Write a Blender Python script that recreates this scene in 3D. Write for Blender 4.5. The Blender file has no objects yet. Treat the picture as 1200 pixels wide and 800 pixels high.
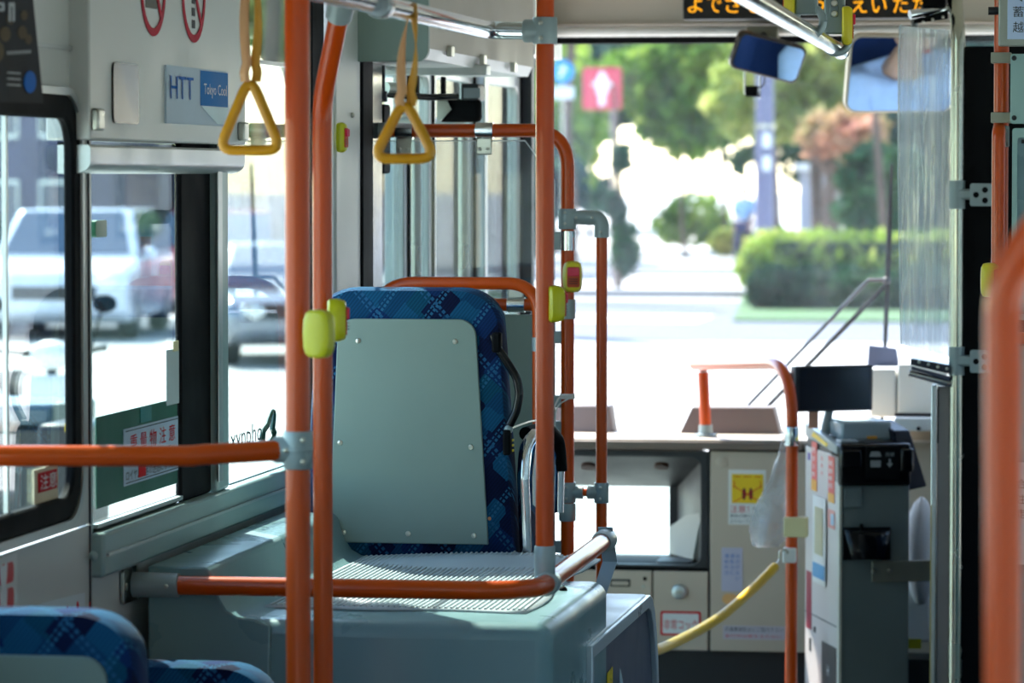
import bpy, math, random
from mathutils import Vector, Matrix
random.seed(7)
S = bpy.context.scene
COL = S.collection
D2R = math.pi/180

# ------------------------------------------------------------ camera
F, VX, VY, EYE = 4500.0, 1320.0, 205.0, 1.62
phi = math.atan((400-VY)/F)
psi = math.atan((VX-600)/F*math.cos(phi))
CF = Vector((-math.sin(psi)*math.cos(phi), math.cos(psi)*math.cos(phi), -math.sin(phi)))
CR = Vector((math.cos(psi), math.sin(psi), 0))
CU = CR.cross(CF)
CP = Vector((0, 0, EYE))
cd = bpy.data.cameras.new('camera')
cam = bpy.data.objects.new('camera', cd); COL.objects.link(cam)
cd.sensor_width = 36; cd.lens = 135; cd.clip_end = 600; cd.clip_start = .3
cd.dof.use_dof = True; cd.dof.focus_distance = 7.6; cd.dof.aperture_fstop = 6.8
cam.matrix_world = Matrix.Translation(CP) @ Matrix((CR, CU, -CF)).transposed().to_4x4()
S.camera = cam

# ------------------------------------------------------------ sky, sun, exposure
wd = bpy.data.worlds.new('world'); S.world = wd; wd.use_nodes = True
nt = wd.node_tree; nt.nodes.clear()
sky = nt.nodes.new('ShaderNodeTexSky'); sky.sky_type = 'NISHITA'; sky.sun_disc = False
SUN_EL, SUN_AZ = 50*D2R, -38*D2R       # front left of the bus
sky.sun_elevation = SUN_EL; sky.sun_rotation = SUN_AZ
sky.air_density = 1.0; sky.dust_density = .4
bg = nt.nodes.new('ShaderNodeBackground'); bg.inputs[1].default_value = 0.34
ow = nt.nodes.new('ShaderNodeOutputWorld')
nt.links.new(sky.outputs[0], bg.inputs[0]); nt.links.new(bg.outputs[0], ow.inputs[0])
sl = bpy.data.lights.new('sun', 'SUN'); sl.energy = 6.0; sl.angle = 0.01; sl.color = (1, .95, .86)
so = bpy.data.objects.new('sun', sl); COL.objects.link(so)
sd = Vector((math.sin(SUN_AZ)*math.cos(SUN_EL), math.cos(SUN_AZ)*math.cos(SUN_EL), math.sin(SUN_EL)))
so.rotation_euler = sd.to_track_quat('Z', 'Y').to_euler(); so.location = sd*50
S.view_settings.view_transform = 'Standard'; S.view_settings.look = 'None'
S.view_settings.gamma = 1; S.view_settings.use_curve_mapping = False
S.view_settings.exposure = 1.6
S.cycles.max_bounces = 10; S.cycles.transparent_max_bounces = 24; S.cycles.diffuse_bounces = 6
S.cycles.caustics_reflective = False; S.cycles.caustics_refractive = False
S.cycles.sample_clamp_indirect = 6

# ------------------------------------------------------------ placing helpers (bus axes: X right, Y forward, Z up)
def ray(px, py): return CF + CR*((px-600)/F) + CU*((400-py)/F)
def PY(px, py, Y): d = ray(px, py); return CP + d*(Y/d.y)
def PX(px, py, X): d = ray(px, py); return CP + d*(X/d.x)
def PZ(px, py, Z): d = ray(px, py); return CP + d*((Z-EYE)/d.z)
V = Vector

# ------------------------------------------------------------ mesh helpers
class M:
    def __init__(s): s.v = []; s.f = []
    def add(s, vs, fs):
        n = len(s.v); s.v += [V(p) for p in vs]; s.f += [[i+n for i in f] for f in fs]; return s
    def box(s, a, b):
        x0, x1 = sorted((a[0], b[0])); y0, y1 = sorted((a[1], b[1])); z0, z1 = sorted((a[2], b[2]))
        return s.add([(x0,y0,z0),(x1,y0,z0),(x1,y1,z0),(x0,y1,z0),(x0,y0,z1),(x1,y0,z1),(x1,y1,z1),(x0,y1,z1)],
                     [(0,3,2,1),(4,5,6,7),(0,1,5,4),(1,2,6,5),(2,3,7,6),(3,0,4,7)])
    def hexa(s, p):   # 8 corners: bottom ring then top ring
        return s.add(p, [(0,3,2,1),(4,5,6,7),(0,1,5,4),(1,2,6,5),(2,3,7,6),(3,0,4,7)])
    def prism(s, poly, vec):
        n = len(poly); vec = V(vec); a = [V(p) for p in poly]
        return s.add(a+[p+vec for p in a], [list(range(n))[::-1], list(range(n, 2*n))]+[(i, (i+1) % n, n+(i+1) % n, n+i) for i in range(n)])
    def ring(s, outer, inner, vec):
        n = len(outer); vec = V(vec); o = [V(p) for p in outer]; i_ = [V(p) for p in inner]
        vs = o+i_+[p+vec for p in o]+[p+vec for p in i_]; fs = []
        for k in range(n):
            j = (k+1) % n
            fs += [(k, n+k, n+j, j), (2*n+k, 2*n+j, 3*n+j, 3*n+k), (k, j, 2*n+j, 2*n+k), (n+k, 3*n+k, 3*n+j, n+j)]
        return s.add(vs, fs)
    def tube(s, path, r, n=14, caps=True):
        P = [V(p) for p in path]; R = r if isinstance(r, (list, tuple)) else [r]*len(P)
        T = []
        for i in range(len(P)):
            a = P[max(i-1, 0)]; b = P[min(i+1, len(P)-1)]; T.append((b-a).normalized())
        up = V((0,0,1)) if abs(T[0].z) < .9 else V((1,0,0))
        N = (up - T[0]*up.dot(T[0])).normalized(); vs = []; fs = []
        for i, p in enumerate(P):
            N = (N - T[i]*N.dot(T[i])).normalized(); B = T[i].cross(N)
            vs += [p + (N*math.cos(2*math.pi*k/n)+B*math.sin(2*math.pi*k/n))*R[i] for k in range(n)]
        for i in range(len(P)-1):
            for k in range(n):
                j = (k+1) % n; fs.append((i*n+k, i*n+j, (i+1)*n+j, (i+1)*n+k))
        if caps: fs += [list(range(n))[::-1], [(len(P)-1)*n+k for k in range(n)]]
        return s.add(vs, fs)
    def cyl(s, a, b, r, n=16): return s.tube([a, b], r, n)
    def ball(s, c, r, n=12, m=8, sc=(1,1,1), jit=0):
        vs = []; fs = []; c = V(c)
        for i in range(m+1):
            t = math.pi*i/m
            for k in range(n):
                q = 2*math.pi*k/n; j = 1+random.uniform(-jit, jit)
                vs.append(c+V((math.sin(t)*math.cos(q)*sc[0], math.sin(t)*math.sin(q)*sc[1], math.cos(t)*sc[2]))*r*j)
        for i in range(m):
            for k in range(n):
                j = (k+1) % n; fs.append((i*n+k, (i+1)*n+k, (i+1)*n+j, i*n+j))
        return s.add(vs, fs)
    def lathe(s, c, ax, prof, n=18):   # prof: (t along axis, radius)
        c = V(c); ax = V(ax).normalized()
        return s.tube([c+ax*t for t, _ in prof], [max(r, 1e-4) for _, r in prof], n)

def arc_path(pts, r, n=8):
    pts = [V(p) for p in pts]; out = [pts[0]]
    for i in range(1, len(pts)-1):
        a, b, c = pts[i-1], pts[i], pts[i+1]
        u = (a-b); w = (c-b); rr = r[i-1] if isinstance(r, (list, tuple)) else r
        ang = u.angle(w)
        t = min(rr/math.tan(ang/2), u.length*.49, w.length*.49) if ang > .01 else 0
        u.normalize(); w.normalize(); p0 = b+u*t; p1 = b+w*t
        for k in range(n+1):
            s_ = k/n; out.append(p0*(1-s_)**2 + b*2*s_*(1-s_) + p1*s_**2)
    out.append(pts[-1]); return out

class Fr:   # a flat working frame: origin, right, up, normal towards the viewer
    def __init__(s, O, R, U):
        s.O = V(O); s.R = V(R).normalized(); s.U = V(U).normalized(); s.N = s.R.cross(s.U).normalized()
    def p(s, u, v, n=0): return s.O + s.R*u + s.U*v + s.N*n
def rr(fr, u0, v0, u1, v1, r=0.001, n=5, k=0):
    if u0 > u1: u0, u1 = u1, u0
    if v0 > v1: v0, v1 = v1, v0
    r = min(r, (u1-u0)/2, (v1-v0)/2); out = []
    for cu, cv, a0 in ((u1-r, v0+r, -90), (u1-r, v1-r, 0), (u0+r, v1-r, 90), (u0+r, v0+r, 180)):
        for i in range(n+1):
            a = (a0+90*i/n)*D2R; out.append(fr.p(cu+r*math.cos(a), cv+r*math.sin(a), k))
    return out

# ------------------------------------------------------------ objects
def xf(parent):
    m = Matrix.Identity(4)
    ch = []
    while parent is not None: ch.append(parent); parent = parent.parent
    for p in reversed(ch): m = m @ p.matrix_basis
    return m
def tag(o, label=None, cat=None, group=None, kind=None):
    if label: o['label'] = label
    if cat: o['category'] = cat
    if group: o['group'] = group
    if kind: o['kind'] = kind
    return o
def thing(name, loc, label, cat, group=None, rz=0):
    o = bpy.data.objects.new(name, None); COL.objects.link(o); o.empty_display_size = .05
    o.matrix_basis = Matrix.Translation(V(loc)) @ Matrix.Rotation(rz, 4, 'Z')
    return tag(o, label, cat, group)
def struct(name, loc=(0,0,0)):
    o = bpy.data.objects.new(name, None); COL.objects.link(o); o.location = loc; o['kind'] = 'structure'; return o
def ob(name, m, mat, parent=None, label=None, cat=None, group=None, kind=None, bev=0, seg=2, smooth=38, sub=0):
    me = bpy.data.meshes.new(name)
    if parent is None:
        lo = V([min(v[i] for v in m.v) for i in range(3)]); hi = V([max(v[i] for v in m.v) for i in range(3)])
        o0 = V(((lo.x+hi.x)/2, (lo.y+hi.y)/2, lo.z)); vs = [v-o0 for v in m.v]
    else:
        inv = xf(parent).inverted(); o0 = V((0,0,0)); vs = [inv @ v for v in m.v]
        c = sum(vs, V((0,0,0)))/len(vs); o0 = c; vs = [v-c for v in vs]
    me.from_pydata([tuple(v) for v in vs], [], [tuple(f) for f in m.f]); me.update()
    me.materials.append(mat)
    if smooth:
        me.shade_smooth()
        me.set_sharp_from_angle(angle=smooth*D2R)
    o = bpy.data.objects.new(name, me); COL.objects.link(o); o.location = o0
    if parent is not None: o.parent = parent
    if bev:
        b = o.modifiers.new('bevel', 'BEVEL'); b.width = bev; b.segments = seg; b.limit_method = 'ANGLE'; b.angle_limit = 35*D2R
        b.harden_normals = False
    if sub:
        b = o.modifiers.new('sub', 'SUBSURF'); b.levels = sub; b.render_levels = sub
    return tag(o, label, cat, group, kind)
def dup(root, delta=(0,0,0), label=None, rot=None):
    r = root.copy(); COL.objects.link(r); r.matrix_basis = Matrix.Translation(V(delta)) @ root.matrix_basis
    if label: r['label'] = label
    def rec(src, dst):
        for ch in [c for c in src.children]:
            c = ch.copy(); COL.objects.link(c); c.parent = dst; rec(ch, c)
    rec(root, r); return r
_tc = {}
def text_geo(s):
    if s not in _tc:
        c = bpy.data.curves.new('lettering', 'FONT'); c.body = s; c.resolution_u = 2
        o = bpy.data.objects.new('lettering', c); me = o.to_mesh()
        vs = [v.co.copy() for v in me.vertices]; fs = [list(p.vertices) for p in me.polygons]
        o.to_mesh_clear(); bpy.data.objects.remove(o); bpy.data.curves.remove(c)
        x0 = min(v.x for v in vs); x1 = max(v.x for v in vs); y0 = min(v.y for v in vs); y1 = max(v.y for v in vs)
        _tc[s] = ([((v.x-x0)/(x1-x0), (v.y-y0)/(y1-y0)) for v in vs], fs, (x1-x0)/(y1-y0))
    return _tc[s]
def txt(fr, s, u, v, h, mat, parent, w=None, lift=.0015, flip=False, shear=0):   # u,v: lower left
    g, fs, asp = text_geo(s); w = w or h*asp
    m = M(); vs = [fr.p(u+(1-a if flip else a)*w, v+b*h+shear*a*w, lift) for a, b in g]
    m.add(vs, [f[::-1] if flip else f for f in fs])
    return ob('lettering', m, mat, parent, smooth=0)
def plate(name, fr, u0, v0, u1, v1, mat, parent, t=.0012, k=0, r=.001, **kw):
    return ob(name, M().prism(rr(fr, u0, v0, u1, v1, r, k=k), fr.N*t), mat, parent, **kw)

# ------------------------------------------------------------ materials
def lin(c): return tuple(((x/255)/12.92 if x/255 <= .04045 else ((x/255+.055)/1.055)**2.4) for x in c)+(1,)
def mat(name, col, rough=.5, metal=0, var=.06, scale=6, bump=0, bscale=300, spec=.5, coat=0, trans=0, emit=0, rvar=.08):
    m = bpy.data.materials.new(name); m.use_nodes = True; t = m.node_tree; b = t.nodes['Principled BSDF']
    c = lin(col); L = t.links.new
    b.inputs['Metallic'].default_value = metal
    b.inputs['Specular IOR Level'].default_value = spec; b.inputs['Coat Weight'].default_value = coat
    tc = t.nodes.new('ShaderNodeTexCoord'); no = t.nodes.new('ShaderNodeTexNoise'); no.inputs['Scale'].default_value = scale
    no.inputs['Detail'].default_value = 5
    L(tc.outputs['Object'], no.inputs['Vector'])
    r = t.nodes.new('ShaderNodeMapRange'); r.inputs[1].default_value = .3; r.inputs[2].default_value = .7
    r.inputs[3].default_value = 1-var; r.inputs[4].default_value = 1+var; L(no.outputs[0], r.inputs[0])
    mx = t.nodes.new('ShaderNodeVectorMath'); mx.operation = 'SCALE'; mx.inputs[0].default_value = c[:3]; L(r.outputs[0], mx.inputs['Scale'])
    L(mx.outputs[0], b.inputs['Base Color'])
    r2 = t.nodes.new('ShaderNodeMapRange'); r2.inputs[1].default_value = .3; r2.inputs[2].default_value = .7
    r2.inputs[3].default_value = max(0, rough-rvar); r2.inputs[4].default_value = rough+rvar; L(no.outputs[0], r2.inputs[0]); L(r2.outputs[0], b.inputs['Roughness'])
    if bump:
        n2 = t.nodes.new('ShaderNodeTexNoise'); n2.inputs['Scale'].default_value = bscale; L(tc.outputs['Object'], n2.inputs['Vector'])
        bp = t.nodes.new('ShaderNodeBump'); bp.inputs['Strength'].default_value = bump; bp.inputs['Distance'].default_value = .002
        L(n2.outputs[0], bp.inputs['Height']); L(bp.outputs[0], b.inputs['Normal'])
    if emit:
        b.inputs['Emission Color'].default_value = c; b.inputs['Emission Strength'].default_value = emit
    if trans: b.inputs['Transmission Weight'].default_value = trans
    return m
def glass(name, tint=(245, 252, 250), gloss=1.0, dust_haze=0.02, rough=.0, wave=0, ior=1.5, refl=.6, dcol=(.8,.85,.9,1)):
    m = bpy.data.materials.new(name); m.use_nodes = True; t = m.node_tree; t.nodes.clear(); L = t.links.new
    o = t.nodes.new('ShaderNodeOutputMaterial'); tr = t.nodes.new('ShaderNodeBsdfTransparent'); tr.inputs[0].default_value = lin(tint)
    gl = t.nodes.new('ShaderNodeBsdfGlossy'); gl.inputs['Roughness'].default_value = rough; gl.inputs[0].default_value = (gloss, gloss, gloss, 1)
    # Schlick reflectance, the same from either face of the pane
    ge = t.nodes.new('ShaderNodeNewGeometry'); dt = t.nodes.new('ShaderNodeVectorMath'); dt.operation = 'DOT_PRODUCT'
    L(ge.outputs['Incoming'], dt.inputs[0]); L(ge.outputs['Normal'], dt.inputs[1])
    def mth(op, x, y):
        k = t.nodes.new('ShaderNodeMath'); k.operation = op
        for i, q in enumerate((x, y)):
            if q is None: continue
            if isinstance(q, (int, float)): k.inputs[i].default_value = q
            else: L(q, k.inputs[i])
        return k.outputs[0]
    f0 = ((ior-1)/(ior+1))**2
    pw = mth('POWER', mth('SUBTRACT', 1.0, mth('ABSOLUTE', dt.outputs['Value'], None)), 5.0)
    frv = mth('ADD', mth('MULTIPLY', pw, 1-f0), f0)
    mx = t.nodes.new('ShaderNodeMixShader'); L(mth('MULTIPLY', frv, refl), mx.inputs[0]); L(tr.outputs[0], mx.inputs[1]); L(gl.outputs[0], mx.inputs[2])
    df = t.nodes.new('ShaderNodeBsdfDiffuse'); df.inputs[0].default_value = dcol  # diffuse veil: slight dust, plus painted haze and reflections on some sheets
    no = t.nodes.new('ShaderNodeTexNoise'); no.inputs['Scale'].default_value = 8; no.inputs['Detail'].default_value = 8
    tc = t.nodes.new('ShaderNodeTexCoord'); L(tc.outputs['Object'], no.inputs['Vector'])
    ml = t.nodes.new('ShaderNodeMath'); ml.operation = 'MULTIPLY'; ml.inputs[1].default_value = dust_haze*2; L(no.outputs[0], ml.inputs[0])
    m2 = t.nodes.new('ShaderNodeMixShader'); L(ml.outputs[0], m2.inputs[0]); L(mx.outputs[0], m2.inputs[1]); L(df.outputs[0], m2.inputs[2])
    L(m2.outputs[0], o.inputs[0])
    if wave:
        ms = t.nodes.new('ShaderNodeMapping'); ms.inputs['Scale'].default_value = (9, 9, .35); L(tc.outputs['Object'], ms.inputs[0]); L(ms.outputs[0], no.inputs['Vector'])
        mp = t.nodes.new('ShaderNodeMapping'); mp.inputs['Scale'].default_value = (30, 30, .7); L(tc.outputs['Object'], mp.inputs[0])
        nn = t.nodes.new('ShaderNodeTexNoise'); nn.inputs['Scale'].default_value = 1.5; nn.inputs['Detail'].default_value = 3; L(mp.outputs[0], nn.inputs['Vector'])
        bp = t.nodes.new('ShaderNodeBump'); bp.inputs['Strength'].default_value = wave; bp.inputs['Distance'].default_value = .02
        L(nn.outputs[0], bp.inputs['Height']); L(bp.outputs[0], gl.inputs['Normal'])
    return m
def fabric():
    m = bpy.data.materials.new('patterned blue moquette'); m.use_nodes = True; t = m.node_tree; b = t.nodes['Principled BSDF']; L = t.links.new
    b.inputs['Roughness'].default_value = .9; b.inputs['Sheen Weight'].default_value = .05; b.inputs['Specular IOR Level'].default_value = .15
    tc = t.nodes.new('ShaderNodeTexCoord')
    # mix X,Y,Z so that every side of the cushion carries the pattern
    sep = t.nodes.new('ShaderNodeSeparateXYZ'); L(tc.outputs['Object'], sep.inputs[0])
    ad = t.nodes.new('ShaderNodeMath'); ad.operation = 'ADD'; L(sep.outputs[2], ad.inputs[0]); L(sep.outputs[1], ad.inputs[1])
    cb = t.nodes.new('ShaderNodeCombineXYZ'); L(sep.outputs[0], cb.inputs[0]); L(ad.outputs[0], cb.inputs[1])
    mp = t.nodes.new('ShaderNodeMapping'); mp.inputs['Rotation'].default_value = (0, 0, 40*D2R); L(cb.outputs[0], mp.inputs[0])
    nz = t.nodes.new('ShaderNodeTexNoise'); nz.inputs['Scale'].default_value = 14; L(cb.outputs[0], nz.inputs['Vector'])
    vo = t.nodes.new('ShaderNodeTexVoronoi'); vo.distance = 'CHEBYCHEV'; vo.inputs['Scale'].default_value = 24; vo.inputs['Randomness'].default_value = .45
    L(mp.outputs[0], vo.inputs['Vector'])
    cr = t.nodes.new('ShaderNodeValToRGB'); cr.color_ramp.interpolation = 'CONSTANT'
    e = cr.color_ramp.elements; e[0].color = lin((8, 26, 66)); e[1].position = .25; e[1].color = lin((14, 68, 108))
    for p, c in ((.45, (7, 20, 56)), (.6, (20, 84, 124)), (.75, (12, 46, 96)), (.9, (10, 74, 104))):
        x = e.new(p); x.color = lin(c)
    s2 = t.nodes.new('ShaderNodeSeparateColor'); L(vo.outputs['Color'], s2.inputs[0]); L(s2.outputs[0], cr.inputs[0])
    # fine hatching inside the lozenges
    wv = t.nodes.new('ShaderNodeTexWave'); wv.inputs['Scale'].default_value = 55; L(mp.outputs[0], wv.inputs['Vector'])
    hm = t.nodes.new('ShaderNodeMix'); hm.data_type = 'RGBA'; hm.blend_type = 'MULTIPLY'; hm.inputs[0].default_value = .35
    L(cr.outputs[0], hm.inputs[6]); L(wv.outputs[0], hm.inputs[7])
    # dotted diagonal lines
    def dots(rotdeg, off, col, prev, thr=.14, sc=12):
        q = t.nodes.new('ShaderNodeMapping'); q.inputs['Rotation'].default_value = (0, 0, rotdeg*D2R); q.inputs['Location'].default_value = (off, off*.7, 0)
        L(cb.outputs[0], q.inputs[0])
        v2 = t.nodes.new('ShaderNodeTexVoronoi'); v2.distance = 'CHEBYCHEV'; v2.inputs['Scale'].default_value = sc*9; v2.inputs['Randomness'].default_value = 0; L(q.outputs[0], v2.inputs['Vector'])
        a = t.nodes.new('ShaderNodeMath'); a.operation = 'LESS_THAN'; a.inputs[1].default_value = .3; L(v2.outputs['Distance'], a.inputs[0])
        sx = t.nodes.new('ShaderNodeSeparateXYZ'); L(q.outputs[0], sx.inputs[0])
        fr_ = t.nodes.new('ShaderNodeMath'); fr_.operation = 'MULTIPLY'; fr_.inputs[1].default_value = sc; L(sx.outputs[0], fr_.inputs[0])
        f2 = t.nodes.new('ShaderNodeMath'); f2.operation = 'FRACT'; L(fr_.outputs[0], f2.inputs[0])
        l2 = t.nodes.new('ShaderNodeMath'); l2.operation = 'LESS_THAN'; l2.inputs[1].default_value = thr; L(f2.outputs[0], l2.inputs[0])
        mu = t.nodes.new('ShaderNodeMath'); mu.operation = 'MULTIPLY'; L(a.outputs[0], mu.inputs[0]); L(l2.outputs[0], mu.inputs[1])
        mm = t.nodes.new('ShaderNodeMix'); mm.data_type = 'RGBA'; mm.inputs[7].default_value = lin(col); L(mu.outputs[0], mm.inputs[0]); L(prev, mm.inputs[6])
        return mm.outputs[2]
    o1 = dots(38, 0, (40, 98, 135), hm.outputs[2]); o1 = dots(-42, .03, (36, 88, 128), o1, sc=10)
    v3 = t.nodes.new('ShaderNodeTexVoronoi'); v3.inputs['Scale'].default_value = 22; L(mp.outputs[0], v3.inputs['Vector'])
    s3 = t.nodes.new('ShaderNodeMath'); s3.operation = 'LESS_THAN'; s3.inputs[1].default_value = .1; L(v3.outputs['Distance'], s3.inputs[0])
    s4 = t.nodes.new('ShaderNodeSeparateColor'); L(v3.outputs['Color'], s4.inputs[0])
    s5 = t.nodes.new('ShaderNodeMath'); s5.operation = 'GREATER_THAN'; s5.inputs[1].default_value = .72; L(s4.outputs[1], s5.inputs[0])
    s6 = t.nodes.new('ShaderNodeMath'); s6.operation = 'MULTIPLY'; L(s3.outputs[0], s6.inputs[0]); L(s5.outputs[0], s6.inputs[1])
    fm = t.nodes.new('ShaderNodeMix'); fm.data_type = 'RGBA'; fm.inputs[7].default_value = lin((215, 150, 110)); L(s6.outputs[0], fm.inputs[0]); L(o1, fm.inputs[6])
    L(fm.outputs[2], b.inputs['Base Color'])
    n2 = t.nodes.new('ShaderNodeTexNoise'); n2.inputs['Scale'].default_value = 500; L(tc.outputs['Object'], n2.inputs['Vector'])
    bp = t.nodes.new('ShaderNodeBump'); bp.inputs['Strength'].default_value = .4; bp.inputs['Distance'].default_value = .002
    L(n2.outputs[0], bp.inputs['Height']); L(bp.outputs[0], b.inputs['Normal'])
    return m
def leafmat(name, cols, scale=.6, tl=.5):
    m = bpy.data.materials.new(name); m.use_nodes = True; t = m.node_tree; t.nodes.clear(); L = t.links.new
    o = t.nodes.new('ShaderNodeOutputMaterial'); tc = t.nodes.new('ShaderNodeTexCoord')
    no = t.nodes.new('ShaderNodeTexNoise'); no.inputs['Scale'].default_value = scale; no.inputs['Detail'].default_value = 3; L(tc.outputs['Object'], no.inputs['Vector'])
    cr = t.nodes.new('ShaderNodeValToRGB'); e = cr.color_ramp.elements; e[0].position = .3; e[1].position = .7
    e[0].color = lin(cols[0]); e[1].color = lin(cols[-1])
    for k, c in enumerate(cols[1:-1]): x = e.new(.3+.4*(k+1)/(len(cols)-1)); x.color = lin(c)
    L(no.outputs[0], cr.inputs[0])
    d = t.nodes.new('ShaderNodeBsdfDiffuse'); tr = t.nodes.new('ShaderNodeBsdfTranslucent'); L(cr.outputs[0], d.inputs[0]); L(cr.outputs[0], tr.inputs[0])
    mx = t.nodes.new('ShaderNodeMixShader'); mx.inputs[0].default_value = tl; L(d.outputs[0], mx.inputs[1]); L(tr.outputs[0], mx.inputs[2]); L(mx.outputs[0], o.inputs[0])
    return m

ORANGE = mat('orange rail coating', (204, 74, 0), .3, var=.015, scale=6, coat=.25, rvar=.02, spec=.35)
WALL = mat('pale grey green wall laminate', (204, 206, 202), .42, var=.03, bump=.05)
WALLD = mat('grey beam paint', (150, 174, 173), .38, var=.03)
PANEL = mat('seat shell grey', (130, 148, 140), .45, var=.03, bump=.12, bscale=500)
BOXM = mat('wheel housing moulding', (116, 146, 150), .3, var=.03, bump=.06, bscale=400)
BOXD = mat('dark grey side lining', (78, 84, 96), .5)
CAST = mat('grey painted casting', (150, 164, 166), .35, .15, var=.04)
CHROME = mat('polished steel', (225, 228, 232), .12, 1, var=.03, rvar=.04)
STEEL = mat('brushed steel', (190, 190, 180), .3, 1, var=.05)
ALU = mat('anodised aluminium', (196, 200, 198), .38, .8, var=.04)
BLACK = mat('black rubber', (8, 9, 12), .7, var=.1, spec=.12)
BLACKG = mat('glossy black plastic', (8, 9, 13), .2, var=.1, spec=.35)
DARK = mat('dark trim', (30, 32, 36), .45)
BEIGE = mat('beige panel', (196, 180, 160), .5, var=.03)
BEIGED = mat('taupe dash top edge', (120, 104, 92), .5)
CREAM = mat('cream header lining', (178, 170, 155), .5, var=.02)
DASHD = mat('charcoal dash shell', (36, 36, 40), .5, bump=.2, bscale=600)
WHITE = mat('white plastic', (235, 235, 232), .4, var=.02)
YELLOW = mat('strap yellow plastic', (214, 150, 10), .35, var=.05)
LIME = mat('bell housing yellow', (200, 196, 20), .35, var=.04)
LIMEY = mat('bell housing warm yellow', (225, 205, 40), .35, var=.04)
RED = mat('red print', (205, 30, 40), .6, spec=.1)
REDL = mat('red bell lens', (225, 20, 70), .3, emit=.0)
INK = mat('black print', (20, 20, 24), .6)
WHP = mat('white print', (240, 240, 240), .6, spec=.1)
BLUP = mat('blue print', (30, 105, 185), .4)
LBLUE = mat('pale blue sticker', (185, 205, 225), .4)
PAPER = mat('paper sticker', (226, 226, 222), .5)
FAB = fabric()
FLOORM = mat('grey vinyl floor', (70, 78, 82), .45, bump=.3, bscale=200)
GLASS = glass('window glass', (226, 236, 233), 1, .01, refl=.75)
DGLASS = glass('door glass', (190, 202, 200), 1, .02, refl=.3)
WSG = glass('windshield glass', (240, 243, 244), .8, .11, dcol=(.75,.85,1,1))  # bluish diffuse veil paints in lens haze and dashboard reflection
ACR = glass('clear acrylic', (240, 243, 246), 1.0, .05, wave=0)
ACRW = glass('warped clear acrylic', (238, 244, 248), 1.0, .24, wave=1.0, ior=2.0, refl=1.6, dcol=(.95,.95,1,1))  # white streaky diffuse layer paints in the sheet's reflections
MIRR = mat('mirror silver', (215, 222, 230), .01, 1, var=0, rvar=0)
GREEN = mat('dark green notice', (16, 92, 72), .4, var=.05)
SPYEL = mat('sign yellow', (240, 200, 20), .45)
TAPE = mat('masking tape', (225, 215, 165), .6)
LEDM = mat('amber display dots', (255, 170, 20), .5, emit=.4)
# ============================================================ SETTING
XW = -1.70; XR = .62; ZC = 2.34
def fw(off=0): return Fr((XW+off, 0, 0), (0,1,0), (0,0,1))
FW = fw()
def uy(px, off=0): return PX(px, 205, XW+off).y
def zy(px, py, off=0): return PX(px, py, XW+off).z
def fy(Y): return Fr((0, Y, 0), (1,0,0), (0,0,1))
def xpx(px, Y): return PY(px, 205, Y).x
def zpx(py, Y, px=900): return PY(px, py, Y).z

floor = ob('floor', M().box((XW, -.6, -.06), (XR, 11.3, 0)), FLOORM, kind='structure')
ceil = struct('ceiling')
ob('ceiling_panel', M().box((XW-.05, -.6, ZC), (XR+.05, 11.9, ZC+.05)), CREAM, ceil)
ob('lamp_cover', M().box((-1.25, .5, ZC-.03), (-1.1, 7.5, ZC)), WHITE, ceil, bev=.01)
ob('lamp_cover', M().box((.05, .5, ZC-.03), (.2, 7.5, ZC)), WHITE, ceil, bev=.01)

wl = struct('wall_left')
zs1, zs2 = zy(75, 57), zy(50, 633)
Y0 = uy(103)
w1 = (3.9, zy(78, 600), uy(84), zy(60, 118))
ob('wall_panel', M().prism(rr(FW, .2, zs1+.002, Y0-.002, ZC), (-.04,0,0)), WALL, wl)
ob('wall_panel', M().ring(rr(FW, 3.6, zs2+.002, Y0-.002, zs1-.002, .001, 8), rr(FW, *w1, .07, 8), (-.008,0,0)), WALL, wl)
ob('wall_panel', M().prism(rr(FW, .2, 0, Y0-.002, zs2-.001), (-.04,0,0)), WALL, wl)
ob('wall_panel', M().ring(rr(FW, -.6, zs2+.002, 3.59, zs1-.002, .001, 8), rr(FW, 0, w1[1], 3.3, w1[3], .07, 8), (-.04,0,0)), WALL, wl)
ob('seam_bead', M().box((XW, 3, zs1-.002), (XW+.006, Y0-.02, zs1+.005)), ALU, wl)
ob('coat_hook', M().ball((XW+.012, uy(99), zy(98, 652)), .008), WALLD, wl)
# window 1 : rounded rubber gasket
wn = struct('window_1')
ob('window_frame', M().ring(rr(fw(.012), w1[0]-.01, w1[1]-.012, w1[2]+.012, w1[3]+.012, .085, 10), rr(fw(.012), w1[0]+.03, w1[1]+.028, w1[2]-.03, w1[3]-.028, .055, 10), (-.018,0,0)), BLACK, wn, bev=.005)
ob('frame_trim', M().ring(rr(fw(.016), w1[0]-.02, w1[1]-.022, w1[2]+.022, w1[3]+.022, .09, 10), rr(fw(.016), w1[0]-.008, w1[1]-.010, w1[2]+.010, w1[3]+.010, .085, 10), (-.016,0,0)), ALU, wn)
ob('pane', M().prism(rr(fw(-.002), w1[0], w1[1], w1[2], w1[3], .06, 6), (-.004,0,0)), GLASS, wn)
ob('sash_bar', M().box((XW-.008, uy(9)-.006, w1[1]), (XW-.001, uy(9)+.004, w1[3])), ALU, wn)
f1 = fw(-.001)
sp = plate('warning_sticker', f1, uy(38), zy(50, 603), uy(66), zy(50, 548), mat('cream sticker', (225, 205, 170), .5), wn)
plate('sticker_band', f1, uy(42), zy(50, 576), uy(64), zy(50, 553), RED, wn, k=.0015)
txt(f1, '注意', uy(43.5), zy(50, 573), .024, WHP, wn, w=uy(62)-uy(43), lift=.004)

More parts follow.
